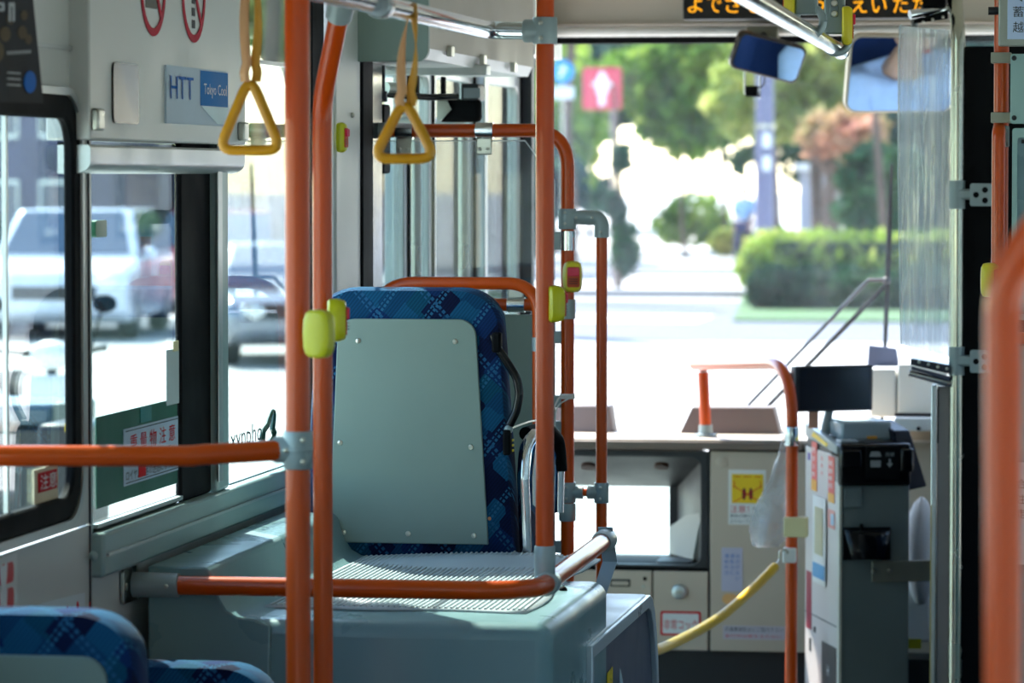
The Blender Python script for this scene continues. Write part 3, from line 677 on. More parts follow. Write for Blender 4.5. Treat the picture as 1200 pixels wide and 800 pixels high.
# raised ledge along the wall with curved flank
vs = []; 
prof = [(XW+.034, zbx-.2), (XW+.034, zl-.0), (-1.566, zl), (-1.558, zl-.003), (-1.553, zl-.012), (-1.547, zl-.032), (-1.539, zl-.055), (-1.527, zl-.074), (-1.508, zl-.085), (-1.478, zbx+.001), (-1.45, zbx-.01), (-1.45, zbx-.2)]
ob('wall_ledge', M().prism([(x, YB-.008, z) for x, z in prof], (0, 1.6, 0)), BOXM, B, smooth=70, bev=.004)
ob('side_skirt', M().box((XB-.02, YB+.03, .0), (XB-.006, 7.7, zbx-.22)), mat('brownish grey skirt', (86, 82, 84), .5), B)
ob('flange_gap', M().ball((-1.02, 6.98, zbx), .008, 8, 5), BLACK, B)
# step box beyond with pale rim
zst = EYE-.862
C_ = thing('fender_cover', (-1.05, 7.4, 0), 'dark grey side cover with a pale metal rim beyond the wheel housing', 'cover')
ys0, ys1 = PX(688, 700, XB).y, PX(765, 800, XB).y
fs = Fr((XB-.004, 0, 0), (0,1,0), (0,0,1))
def side_poly(d):  # outline seen from the aisle
    y0, y1, z1 = ys0+d, ys1+.02-d, zst-.0-d; out = [(y0, -.02+.1), (y1, .08)]
    for k in range(7):
        a = k/6*math.pi/2; out.append((y1-.16*(1-math.cos(a)), z1-.3+.3*math.sin(a)))
    out.append((y0, z1)); return out
ob('cover_panel', M().prism([fs.p(a, b, .004) for a, b in side_poly(.0)], (-.35,0,0)), mat('slate panel', (84, 88, 104), .45, bump=.2, bscale=500), C_, bev=.003)
m = M(); o_ = [fs.p(a, b, .003) for a, b in side_poly(-.008)]; i_ = [fs.p(a, b, .003) for a, b in side_poly(.016)]
ob('rim', m.ring(o_, i_, (.012,0,0)), mat('pale rim metal', (200, 208, 214), .35, .4), C_, bev=.002)
ob('top_plate', M().box((XB-.36, ys0, zst), (XB+.004, ys1-.15, zst+.012)), mat('pale top metal', (205, 212, 216), .4, .3), C_, bev=.004)
for y, s in ((ys0+.16, .02), (ys0+.3, .012), (ys0+.34, .02)): ob('plug', M().lathe((XB-.06, y, zst+.012), (0,0,1), [(0,s),(.004,s),(.005,s*.7)], 14), CAST, C_)
yy_ = PX(713, 790, XB).y
wp = ob('warning_label', M().prism([fs.p(yy_-.035, .42+.04*0+PX(713, 800, XB).z-.42-.02, .006), fs.p(yy_+.04, PX(713, 800, XB).z-.02, .006), fs.p(yy_+.04, PX(716, 781, XB).z, .006), fs.p(yy_-.035, PX(716, 783, XB).z, .006)], (.001,0,0)), SPYEL, C_)
txt(Fr((XB-.0, 0, 0), (0,1,0), (0,0,1)), '!', yy_-.0, PX(713, 798, XB).z, .035, INK, C_, lift=.0045)
# mat
mt = thing('ribbed_mat', (-1.28, 7.0, zbx), 'light grey ribbed rubber mat lying on the wheel housing top', 'mat')
mx0, mx1, my0, my1 = -1.505, -1.03, 6.60, 7.50
RUB = mat('pale grey rubber', (180, 190, 193), .55, bump=.1)
n = 14; m = M(); gz = []
def mz(x, y): return zbx+.004+.003*math.sin((x+1.5)*9)*math.cos(y*4)+(.006 if y > 7.35 else 0)*(1+math.sin(x*9))
vs = []; fs_ = []
for i in range(n+1):
    for j in range(n+1):
        x = mx0+(mx1-mx0)*i/n+.012*math.sin(j*.6); y = my0+(my1-my0)*j/n+.01*math.sin(i*.8); vs.append((x, y, mz(x, y)))
for i in range(n):
    for j in range(n): a = i*(n+1)+j; fs_.append((a, a+n+1, a+n+2, a+1))
o = ob('mat_sheet', M().add(vs, fs_), RUB, mt); s_ = o.modifiers.new('thick', 'SOLIDIFY'); s_.thickness = .004; s_.offset = -1
m = M()
for k in range(46):
    x = mx0+.012+k*(mx1-mx0-.02)/45
    for j in range(6):
        y0_ = my0+.02+j*.145; y1_ = y0_+.145; z0_, z1_ = mz(x, y0_), mz(x, y1_)
        m.hexa([(x,y0_,z0_),(x+.005,y0_,z0_),(x+.005,y1_,z1_),(x,y1_,z1_),(x+.001,y0_,z0_+.003),(x+.004,y0_,z0_+.003),(x+.004,y1_,z1_+.003),(x+.001,y1_,z1_+.003)])
ob('ribs', m, RUB, mt, kind='stuff', smooth=0)

# ============================================================ SEATS
def seat_outline(w0, w1, h, r, n=8):   # half widths bottom/top
    out = [(-w0+.035, 0), (w0-.035, 0)]
    for k in range(1, n+1):
        t = k/n; out.append((w0-.035*(1-math.sin(t*math.pi/2)), .035*(1-math.cos(t*math.pi/2))))
    for k in range(n+1):
        a = k/n*math.pi/2; out.append((w1-r+r*math.cos(a), h-r*.85+r*.85*math.sin(a)))
    m_ = [(-x, z) for x, z in out[2:]]
    return out+m_[::-1]
def make_seat(X, Y, Z, h, w0, w1, label, full=True):
    T = thing('passenger_seat', (X, Y, Z), label, 'seat', 'blue patterned seats')
    def P3(o, y, s=1, dz=0): return [V((X+x*s, Y+y, Z+z+dz)) for x, z in o]
    o0 = seat_outline(w0, w1, h, .085)
    th = .085; layers = [(.0, .90), (.010, .965), (.025, 1.0), (th-.03, 1.0), (th-.01, .96), (th, .9)]
    m = M(); N = len(o0); vs = []
    for y, s in layers:
        vs += [V((X+x*(1-(1-s)*.35), Y+y+.02*(1-z/h), Z+(z-h/2)*(1-(1-s)*.22)+h/2)) for x, z in o0]
    fs = [list(range(N))[::-1], [(len(layers)-1)*N+k for k in range(N)]]
    for L_ in range(len(layers)-1):
        for k in range(N): fs.append((L_*N+k, L_*N+(k+1) % N, (L_+1)*N+(k+1) % N, (L_+1)*N+k))
    m.add(vs, fs)
    ob('backrest', m, FAB, T, smooth=60)
    # rear shell panel
    po = [(-w0*.72-.005, .047), (w0*.72+.005, .047)]
    w2 = w1*.74
    for k in range(7):
        a = k/6*math.pi/2; po.append((w2-.035+.035*math.cos(a), h-.062-.035+.035*math.sin(a)))
    for k in range(6, -1, -1):
        a = k/6*math.pi/2; po.append((-w2+.035-.035*math.cos(a), h-.062-.035+.035*math.sin(a)))
    rp = ob('rear_panel', M().prism([V((X+x, Y-.006+.02*(1-z/h), Z+z)) for x, z in po], (0,.012,0)), PANEL, T, bev=.002)
    if full:
        for x, z in ((-.137,.248),(.128,.242),(-.131,.068),(.133,.065),(0,.067),(.098,.452),(-.098,.452)):
            ob('screw', M().lathe((X+x, Y-.005+.02*(1-z/h), Z+z), (0,-1,0), [(0,.006),(.003,.005),(.004,.001)], 10), STEEL, rp)
        ob('seat_cushion', M().box((X-w0+.01, Y+.11, Z+.0), (X+w0+.0, Y+.52, Z+.11)), FAB, T, bev=.03, seg=3)
        hx = X+w1-.02
        # grip handle
        g = [PY(578, 392, Y), PY(583, 408, Y), PY(594, 424, Y), PY(606, 443, Y), PY(609, 462, Y), PY(605, 482, Y), PY(597, 498, Y)]
        gh = ob('grip_handle', M().tube(arc_path(g, .06), .0085, 12), BLACKG, T)
        ob('handle_socket', M().box(PY(577, 413, Y)-V((0,.012,0)), PY(588, 389, Y)+V((0,.012,0))), BLACK, T, bev=.005)
        ob('handle_socket', M().box(PY(590, 533, Y)-V((0,.012,0)), PY(599, 503, Y)+V((0,.012,0))), BLACK, T, bev=.004)
        ob('cap', M().ball(PY(596, 503, Y), .009, 10, 7), CAST, T)
        for k in range(3): ob('yellow_tab', M().box(PY(600, 517+k*6, Y), PY(602.5, 514+k*6, Y+.01)), LIMEY, T)
        ob('hinge_cover', M().box(PY(592, 666, Y+.02), PY(608, 642, Y+.06)), CAST, T, bev=.006)
        ob('hinge_bolt', M().lathe(PY(611, 660, Y+.02), (0,-1,0), [(0,.008),(.01,.007)], 12), STEEL, T)
        arm = [PY(617, 664, Y+.05), PY(613, 560, Y+.05), PY(615, 525, Y+.06), PY(624, 509, Y+.10), PY(634, 512, Y+.2)]
        ob('armrest_tube', M().tube(arc_path(arm, .05), .0125, 14), CHROME, T)
        arm = [PY(626, 664, Y+.32), PY(624, 560, Y+.32), PY(628, 520, Y+.32), PY(648, 512, Y+.34), PY(655, 540, Y+.34), PY(654, 600, Y+.34)]
        ob('armrest_tube', M().tube(arc_path(arm, .05), .0125, 14), CHROME, T)
        ob('armrest_pad', M().tube(arc_path([PY(616, 508, Y+.1), PY(640, 500, Y+.25), PY(655, 516, Y+.34), PY(657, 552, Y+.34)], .06), .014, 12), BLACK, T)
    else:
        ob('seat_cushion', M().box((X-w0+.01, Y+.11, Z+.0), (X+w0+.0, Y+.52, Z+.11)), FAB, T, bev=.03, seg=3)
    ob('seat_base', M().box((X-w0+.06, Y+.1, Z-.05 if full else .0), (X+w0-.06, Y+.46, Z)), CAST, T, bev=.01)
    return T
YSEAT = 7.50
c0 = PY(477, 665, YSEAT); top = PY(477, 337, YSEAT).z
make_seat(c0.x, YSEAT, c0.z, top-c0.z, .218, .19, 'blue patterned seat with grey back panel on the wheel housing')
# near bottom left seats
Yn = 5.15; tn = PY(60, 716, Yn).z
s2 = make_seat(PY(165, 740, Yn).x-.166, Yn, tn-.52, .52, .166, .158, 'blue patterned seat top with a grey back panel, nearest the camera', False)
Yn2 = 5.95; tn2 = PY(240, 779, Yn2).z
make_seat(PY(327, 790, Yn2).x-.172, Yn2, tn2-.5, .5, .172, .162, 'low blue seat top peeking up in front of the wheel housing', False)

# ============================================================ RAILS
R0 = .0165
def sleeve(p, ax, L_, r, T, mt=CAST, name='sleeve'):
    ax = V(ax).normalized(); p = V(p)
    return ob(name, M().lathe(p, ax, [(-L_/2, r*.96), (-L_/2+.002, r), (L_/2-.002, r), (L_/2, r*.96)], 18), mt, T)
def bolts(pts, ax, T, r=.004):
    for p in pts: ob('bolt', M().lathe(p, ax, [(-.001, r), (.003, r), (.004, r*.5)], 8), STEEL, T)
# guard rail round the wheel housing
zr = EYE-.706
H = thing('guard_rail', (XW, 6.4, zr), 'orange guard rail bending around the wheel housing top', 'handrail')
p0 = V((XW+.09, 6.42, zr))
PTH = arc_path([p0, (-.985, 6.42, zr), (-.985, 7.28, zr+.005)], .11, 12)
ob('rail_tube', M().tube(PTH, R0, 18), ORANGE, H)
ob('wall_socket', M().lathe((XW+.012, 6.42, zr), (1,0,0), [(0,.022),(.08,.021),(.081,.018)], 18), CAST, H)
ff = Fr((XW+.002, 6.42, zr), (0,1,0), (0,0,1))
ob('wall_flange', M().prism(rr(ff, -.05, -.03, .05, .03, .008), (.006,0,0)), STEEL, H, bev=.001)
bolts([V((XW+.009, 6.42+s, zr)) for s in (-.038, .038)], (1,0,0), H, .006)
bolts([V((XW+.075, 6.4, zr))], (0,-1,0), H, .004)
ob('end_clamp', M().lathe((-.985, 7.24, zr+.005), (0,1,0), [(0,.019),(.02,.022),(.07,.022),(.075,.015)], 16), CAST, H)
# grey strap hanging at its end
ps = [V((-.985, 7.30, zr+.03)), V((-.98, 7.33, zr-.04)), V((-1.0, 7.22, zr-.14)), V((-1.01, 7.2, zr-.2))]
ob('tape_strap', M().add([ps[0]+V((-.014,0,0)), ps[0]+V((.014,0,0)), ps[1]+V((.014,0,0)), ps[1]+V((-.014,0,0)), ps[2]+V((.012,0,0)), ps[2]+V((-.014,0,0)), ps[3]+V((.008,0,0)), ps[3]+V((-.014,0,0))],
   [(0,1,2,3),(3,2,4,5),(5,4,6,7)]), mat('grey cloth tape', (150,158,165), .5, bump=.5, bscale=80), H, smooth=0).modifiers.new('t','SOLIDIFY').thickness = .003
ob('lower_hook', M().tube(arc_path([ps[3], V((-.97, 7.35, zr-.24)), V((-.95, 7.33, zr-.33))], .03), .007, 10), CAST, H)

# centre pole on that rail
yp = 6.555; xp = PY(638.5, 400, yp).x
Pz = thing('grab_pole', (xp, yp, zr), 'orange pole standing on the guard rail right of the patterned seat', 'pole')
ob('pole_tube', M().cyl((xp, yp, zr+.05), (xp, yp, 2.3), .0160, 20), ORANGE, Pz)
sleeve((xp, yp, zr+.03), (0,0,1), .07, .0185, Pz)
ob('saddle', M().lathe((-.985, yp, zr), (0,1,0), [(-.024,.0195),(-.022,.021),(.022,.021),(.024,.0195)], 18), CAST, Pz)
zt_ = PY(638, 36, yp).z
sleeve((xp, yp, zt_), (0,0,1), .046, .0215, Pz, name='tee_joint')
bolts([V((xp-.004, yp-.021, zt_+s)) for s in (-.013, .013)], (0,-1,0), Pz)
# chrome overhead rail
Rl = thing('overhead_rail', (-1.1, 5.6, zt_), 'polished overhead rail joining the centre pole at a grey tee', 'rail')
rail_l = arc_path([(-1.06, 2.0, zt_), (-1.10, yp+.06, zt_+.004), (xp-.02, yp, zt_)], .045, 8)
ob('rail_tube', M().tube(rail_l, .0155, 20), CHROME, Rl)
ob('tee_socket', M().lathe((xp-.038, yp+.002, zt_), (1,0,0), [(0,.018),(.003,.020),(.03,.020)], 16), CAST, Rl)
pj = PY(452, 5, 5.45)
sleeve(V((-1.083, 5.55, zt_)), (0,1,0), .05, .0185, Rl, mat('clear grey collar', (150,160,165), .2, .3))
# near-left pair of poles
y1_ = 5.55; x1_ = PY(349, 400, y1_).x
P1 = thing('grab_pole', (x1_, y1_, 0), 'thick orange pole with a tee joint holding the near horizontal bar', 'pole')
ob('pole_tube', M().cyl((x1_, y1_, 0), (x1_, y1_, 2.3), .0185, 22), ORANGE, P1)
zt1 = PY(349, 527, y1_).z
sleeve((x1_, y1_, zt1), (0,0,1), .056, .022, P1, name='tee_joint')
ob('tee_cap', M().ball((x1_, y1_, zt1), .023, 16, 12, (1,1,.7)), CAST, P1)
bolts([V((x1_+.012, y1_-.02, zt1+s)) for s in (-.016, .016)]+[V((x1_-.014, y1_-.019, zt1))], (0.2,-1,0), P1, .0045)
sleeve((x1_, y1_, 0.012), (0,0,1), .024, .04, P1, STEEL, 'floor_flange')
xb_ = PY(-30, 538, 5.35)
Br = thing('handrail', (xb_.x, 5.35, zt1), 'near horizontal orange bar running across the lower left windows', 'handrail')
ob('rail_tube', M().tube([V((xb_.x-.12, 5.32, zt1+.0)), V((xb_.x, 5.36, zt1)), V((PY(225,535,5.46).x, 5.46, zt1-.004)), V((PY(240,535,5.47).x, 5.47, zt1-.0025)), V((x1_-.02, y1_, zt1))], .0155, 18), ORANGE, Br)
ob('tee_socket', M().lathe((x1_-.036, y1_-.002, zt1), (1,0,0), [(0,.0185),(.003,.0195),(.03,.0195)], 16), CAST, Br)
y2_ = 6.15; x2_ = PY(378, 400, y2_).x
P2 = thing('grab_pole', (x2_, y2_, 0), 'orange pole cranked near its top, behind the thick pole', 'pole')
tpb = PY(397, 20, y2_-.1)
ob('pole_tube', M().tube(arc_path([(x2_, y2_, 0), (x2_, y2_, PY(378, 118, y2_).z), tpb], .12, 12), .0162, 20), ORANGE, P2)
ax_ = (tpb-V((x2_, y2_, PY(378, 118, y2_).z))).normalized()
ob('top_fitting', M().lathe(tpb, ax_, [(-.002,.02),(0,.0215),(.05,.0225),(.055,.016)], 18), CAST, P2)
sleeve(tpb+ax_*.07, (0,1,0), .05, .024, P2, name='saddle')
sleeve((x2_, y2_, 0.012), (0,0,1), .024, .035, P2, STEEL, 'floor_flange')

# bell buttons
def bell(loc, label, face, tilt=0, warm=False, s=1.0, thin=1.0):
    face = V(face).normalized(); U = V((0,0,1)); R_ = U.cross(face).normalized(); f = Fr(loc, R_, U)
    T = thing('bell_button', loc, label, 'button', 'stop bell buttons')
    w, h, d = .023*s*thin, .036*s, .022*s*thin
    m = M(); N = 16; vs = []; L_ = [(-.6, .75), (-.45, .95), (0, 1.0), (.3, .97), (.7, .78), (.78, .6)]
    for dd, sc in L_:
        vs += [f.p(w*sc*math.copysign(abs(math.cos(a))**.6, math.cos(a)), h*(sc*.5+.5)*math.copysign(abs(math.sin(a))**.6, math.sin(a)), dd*d) for a in [k*2*math.pi/N for k in range(N)]]
    fs = [list(range(N))[::-1], [(len(L_)-1)*N+k for k in range(N)]]
    for a in range(len(L_)-1):
        for k in range(N): fs.append((a*N+k, a*N+(k+1) % N, (a+1)*N+(k+1) % N, (a+1)*N+k))
    ob('housing', m.add(vs, fs), LIMEY if warm else LIME, T)
    ob('bezel', M().prism(rr(f, -w*.62, -h*.66, w*.62, h*.62, .004, k=d*.76), f.N*.002), mat('orange bezel', (200,70,20), .4), T)
    ob('lens', M().prism(rr(f, -w*.56, h*.05, w*.56, h*.56, .003, k=d*.76+.002), f.N*.004), REDL, T, bev=.001)
    for k in range(3): ob('grille_slot', M().box(f.p(-w*.45, -h*(.12+.14*k), d*.76+.0025), f.p(w*.45, -h*(.16+.14*k), d*.76+.0015)), DARK, T)
    ob('bell_screw', M().ball(f.p(0, h*.82, d*.62), .0025, 6, 4), STEEL, T)
    return T
bell(PY(374, 391, 5.50), 'lime stop bell on the thick near pole, seen from its back', (.35,1,0), s=1.0)
bell(PY(393, 375, 6.10), 'lime stop bell beside it on the cranked pole, face turned to the aisle', (1,.25,0), s=.98)
bell(PY(650, 356, 6.55), 'lime stop bell on the orange pole right of the patterned seat', (1,.45,0), s=.9)

# hand straps
def strap(top, apex, base_y, Y, label, half, twist, rail=True):
    T = thing('hand_strap', PY(apex[0], base_y, Y), label, 'strap', 'yellow hand straps')
    k = Y/F
    a = PY(apex[0], apex[1], Y); lo = PY(apex[0], base_y, Y); hgt = a.z-lo.z; hw = half*k
    c = [a+V((0,0,-.006)), lo+V((hw-.006,.004,.004)), lo+V((-hw+.006,-.004,.004))]
    pts = arc_path([(c[0]+c[2])/2, c[0], c[1], c[2], (c[0]+c[2])/2], .016, 6)
    ob('triangular_grip', M().tube(pts, .0082, 12, caps=False), YELLOW, T, smooth=60)
    # webbing loop
    tz = top[1]; A_ = PY(top[0], tz, Y)
    for s in (-1, 1):
        n = 14; vs = []
        for i in range(n+1):
            t = i/n; c_ = (a+V((0,0,-.016))).lerp(A_, t)+V((s*.010*math.sin(math.pi*t*1.0+ (.2 if s > 0 else 0))+(.006*s if t < .08 else 0), s*.006, 0))
            th = twist*t*math.pi+s*.25; w_ = V((math.cos(th), math.sin(th), 0))*.0075
            vs += [c_-w_, c_+w_]
        o = ob('webbing', M().add(vs, [(2*i, 2*i+1, 2*i+3, 2*i+2) for i in range(n)]), mat('webbing yellow', (222, 158, 50), .6, bump=.3, bscale=900) if s > 0 else mat('webbing pale', (226, 170, 120), .6), T)
        q_ = o.modifiers.new('t', 'SOLIDIFY'); q_.thickness = .002; q_.offset = 0
    return T
strap((484, 4), (474, 112), 189, 5.80, 'yellow triangular hand strap hanging from the polished overhead rail', 42, .8)
strap((296, -60), (293, 84), 179, 5.90, 'yellow triangular hand strap partly behind the thick orange pole', 42, .5)
# loop over the rail
lo_ = PY(485, 8, 5.80)

# ============================================================ PARTITION IN FRONT OF THE SEAT
YPt = 8.62
Pt = thing('seat_partition', (-1.45, YPt, 0), 'orange framed partition with clear upper pane between seat and front door', 'partition')
zt = PY(540, 153, YPt).z; xr_ = PY(665, 400, YPt).x; xl_ = PY(438, 153, YPt).x
ob('frame_tube', M().tube(arc_path([(xl_, YPt, zt), (xr_, YPt, zt), (xr_, YPt, .0)], .085, 12), .0155, 18), ORANGE, Pt)
ob('wall_socket', M().lathe(PY(426, 153, YPt), (1,0,0), [(0,.017),(.001,.0185),(.055,.0185),(.056,.017)], 16), CAST, Pt)
p = PY(423, 153, YPt); ob('wall_flange', M().prism(rr(Fr(p, (1,0,0), (0,0,1)), -.008, -.032, .008, .032, .007), (0,.012,0)), STEEL, Pt)
xa0, xa1 = PY(441, 300, YPt).x, PY(650, 300, YPt).x
za0, za1 = PY(500, 355, YPt).z, PY(500, 165, YPt).z
fp = fy(YPt)
xc_ = PY(600, 300, YPt).x; xd_ = PY(628, 300, YPt).x
pane = [(xa0, za0), (xa1, za0), (xa1, za1-.09), (xc_+.03, za1), (xa0, za1)]
ob('acrylic_pane', M().prism([fp.p(a, b, .0) for a, b in pane], (0,.004,0)), ACR, Pt)
m = M(); pts = [fp.p(a, b, .001) for a, b in pane]
ob('pane_edge', M().tube(pts+[pts[0]], .0016, 6), mat('bright acrylic edge', (225,235,238), .2), Pt)
zlr = PY(600, 357, YPt).z
ob('cross_tube', M().cyl((XW+.03, YPt, zlr), (xr_-.01, YPt, zlr), .0145, 16), ORANGE, Pt)
ob('lower_panel', M().box((XW+.04, YPt-.006, .45), (xr_-.028, YPt+.006, zlr-.022)), PANEL, Pt, bev=.003)
for px, z in ((474, zt), (568, zt)):
    x = PY(px, 153, YPt).x
    ob('clip', M().lathe((x, YPt, z), (1,0,0), [(-.02,.0185),(.02,.0185)], 18), CHROME, Pt)
    ob('clip_plate', M().box((x-.018, YPt-.010, z-.055), (x+.018, YPt-.005, z-.017)), STEEL, Pt, bev=.003)
    bolts([V((x+s, YPt-.012, z-.042)) for s in (-.009, .009)], (0,-1,0), Pt)
x = PY(605, 357, YPt).x
ob('clip', M().lathe((x, YPt, zlr), (1,0,0), [(-.02,.0175),(.02,.0175)], 18), CHROME, Pt)
ob('clip_plate', M().box((x-.018, YPt-.01, zlr+.015), (x+.018, YPt-.005, zlr+.045)), STEEL, Pt, bev=.003)
x = PY(583, 373, YPt).x; ob('panel_clip', M().box((x-.016, YPt-.012, zlr-.045), (x+.016, YPt+.008, zlr-.018)), BLACK, Pt, bev=.003)
for py in (282, 362):
    z = PY(665, py, YPt).z
    ob('clip', M().lathe((xr_, YPt, z), (0,0,1), [(-.022,.0185),(.022,.0185)], 18), CHROME if py < 300 else CAST, Pt)
    ob('clip_plate', M().box((xr_-.05, YPt-.006, z-.02), (xr_-.016, YPt+.002, z+.02)), CAST, Pt, bev=.002)
for py in (395, 470, 500, 640):
    z = PY(650, py, YPt).z; ob('panel_clip', M().box((xr_-.035, YPt-.01, z-.014), (xr_-.012, YPt+.004, z+.014)), CAST, Pt, bev=.003)
# handrail loop before the partition
HL = thing('grab_rail', (-1.3, 8.1, .9), 'low orange grab rail arching just behind the patterned seat top', 'handrail')
Yh = 8.15
ob('rail_tube', M().tube(arc_path([PY(438, 641, Yh), PY(440, 331, Yh), PY(631, 332, Yh), PY(631, 641, Yh)], [.09, .07], 10), .0135, 16), ORANGE, HL)
ob('end_sleeve', M().lathe(PY(631, 395, Yh), (0,0,-1), [(0,.015),(.03,.015)], 14), CAST, HL)
# secondary stanchion with tee joints
x3 = PY(705, 400, YPt).x
P3_ = thing('grab_pole', (x3, YPt, 0), 'slim orange pole tied by grey elbows to the partition post', 'pole')
ze = PY(690, 255, YPt).z
ob('pole_tube', M().cyl((x3, YPt, 0), (x3, YPt, ze-.035), .0128, 16), ORANGE, P3_)
ob('elbow', M().tube(arc_path([(xr_+.03, YPt, ze), (x3, YPt, ze), (x3, YPt, ze-.045)], .03, 8), .0165, 16), CAST, P3_)
sleeve((xr_, YPt, ze-.003), (0,0,1), .046, .0205, P3_, name='tee_joint')
ob('tee_socket', M().cyl((xr_, YPt, ze), (xr_+.034, YPt, ze), .0155, 14), CAST, P3_)
bolts([V((xr_-.003, YPt-.020, ze+s)) for s in (-.013, .012)]+[V((xr_+.022, YPt-.0165, ze)), V((x3, YPt-.0165, ze-.032)), V((x3-.02, YPt-.0165, ze))], (0,-1,0), P3_, .0035)
zm = PY(690, 577, YPt).z
for x in (xr_, x3):
    sleeve((x, YPt, zm), (0,0,1), .046, .0195 if x == xr_ else .017, P3_, name='tee_joint')
    bolts([V((x, YPt-.0195, zm+s)) for s in (-.013, .013)], (0,-1,0), P3_, .0035)
ob('link_tube', M().cyl((xr_, YPt, zm), (x3, YPt, zm), .009, 12), ORANGE, P3_)
for a, b in ((xr_, xr_+.036), (x3-.032, x3)): ob('tee_socket', M().cyl((a, YPt, zm), (b, YPt, zm), .0145, 14), CAST, P3_)
sleeve((xr_, YPt, zm-.045), (0,0,1), .04, .0195, P3_, name='collar')
bell(PY(671, 324, YPt-.03), 'yellow stop bell with red face on the partition post', (.25,-1,0), warm=True, s=1.0)
bell(PX(400, 161, XW+.045), 'small yellow stop bell high on the pale door pillar', (1,-.2,0), s=.9, thin=.7)
W = thing('cable_tie', PY(660, 468, YPt), 'white cable tie and wire strung from the partition post to the seat grip', 'wire')
ob('tie_band', M().lathe(PY(665, 464, YPt), (0,0,1), [(-.006,.0175),(.006,.0175)], 16), WHITE, W)
wp_ = [PY(668, 463, YPt-.02), PY(655, 465, YPt-.03), PY(648, 480, YPt-.1), PY(640, 490, 8.2), PY(620, 494, 7.8), PY(598, 502, 7.5)]
ob('wire', M().tube(arc_path(wp_, .03), .0022, 6), WHITE, W)
ob('wire', M().tube(arc_path([PY(668, 466, YPt-.02), PY(652, 475, YPt-.03), PY(649, 510, YPt-.03), PY(651, 560, YPt-.02)], .03), .0018, 6), WHITE, W)
# ============================================================ FRONT FITTINGS
# front guard rail
G1 = thing('guard_rail', PY(928, 790, 10.5), 'bright orange guard rail arching from the dashboard to beside the fare box', 'handrail')
zf = PY(828, 428, 11.2).z
v0 = PY(928, 400, 10.45)
pa = PY(822, 428, 11.22)
path = arc_path([V((pa.x-.02, 11.22, zf)), V((v0.x, 10.47, zf+.045)), V((v0.x, 10.45, 0))], .17, 14)
ob('rail_tube', M().tube(path, .0165, 18), ORANGE, G1)
ob('short_post', M().cyl(V((PY(827, 430, 11.2).x, 11.2, zc+.03)), V((PY(824, 430, 11.2).x, 11.2, zf-.02)), .0165, 16), ORANGE, G1)
ob('post_cap', M().cyl(V((PY(824, 430, 11.2).x, 11.2, zf-.025)), V((PY(824, 430, 11.2).x, 11.2, zf-.012)), .012, 12), WHITE, G1)
ob('post_foot', M().lathe((PY(827, 500, 11.2).x, 11.2, zc), (0,0,1), [(0,.034),(.008,.033),(.01,.021),(.035,.02)], 16), CAST, G1)
z = PY(928, 511, 10.45).z; sleeve((v0.x, 10.45, z), (0,0,1), .052, .0195, G1, CHROME, 'clip')
z = PY(928, 650, 10.45).z; ob('rope_clip', M().box((v0.x-.022, 10.425, z-.02), (v0.x+.014, 10.475, z+.02)), WHITE, G1, bev=.004)
z = PY(928, 617, 10.45).z; ob('tape_wrap', M().box((v0.x-.019, 10.428, z-.027), (v0.x+.045, 10.472, z+.027)), TAPE, G1, bev=.003)
# rope
hk = PY(914, 655, 10.4)
RP = thing('barrier_rope', PY(840, 740, 10.0), 'yellow plastic covered barrier chain sagging to a hook on the orange rail', 'rope')
rp = [PY(708, 768, 8.7), PY(760, 764, 9.4), PY(800, 748, 9.8), PY(842, 724, 10.05), PY(880, 692, 10.25), PY(908, 664, 10.38)]
pp = []
for i in range(len(rp)-1):
    a0, a1, a2, a3 = rp[max(i-1,0)], rp[i], rp[i+1], rp[min(i+2, len(rp)-1)]
    for k in range(6):
        t = k/6; pp.append(.5*((2*a1)+(a2-a0)*t+(2*a0-5*a1+4*a2-a3)*t*t+(3*a1-a0-3*a2+a3)*t**3))
pp.append(rp[-1])
ob('yellow_sleeve', M().tube(pp, .0135, 14), mat('glossy yellow sleeve', (232, 186, 8), .35), RP)
ob('end_hook', M().tube(arc_path([rp[-1], PY(914, 655, 10.4), PY(913, 646, 10.4), PY(921, 643, 10.42), PY(924, 650, 10.43)], .01), .003, 8), STEEL, RP)
# plastic bag
BG = thing('plastic_bag', PY(900, 638, 10.7), 'crumpled clear plastic bag hanging behind the orange guard rail', 'bag')
m = M(); n, k_ = 12, 16; cx = PY(900, 590, 10.72); vs = []
for i in range(k_+1):
    t = i/k_; py = 500+140*t; wd_ = (6+38*t**1.1)*(1 if t < .9 else 1-(t-.9)*4); c = PY(922-26*t**1.3, py, 10.72)
    for j in range(n):
        a = j/n*2*math.pi; f_ = 1+.22*math.sin(3*a+7*t)+.12*random.uniform(-1, 1)
        vs.append(c+V((math.cos(a)*wd_*.0024*.55*f_, math.sin(a)*.03*f_*(.3+t), random.uniform(-.004,.004))))
m.add(vs, [(i*n+j, i*n+(j+1) % n, (i+1)*n+(j+1) % n, (i+1)*n+j) for i in range(k_) for j in range(n)]+[[k_*n+j for j in range(n)]])
ob('bag_film', m, glass('clear film', (236, 232, 230), 1, .2, .08, ior=1.5), BG, smooth=25)
ob('bag_knot', M().tube([PY(926, 498, 10.6), PY(921, 506, 10.7)], .008, 8), WHITE, BG)

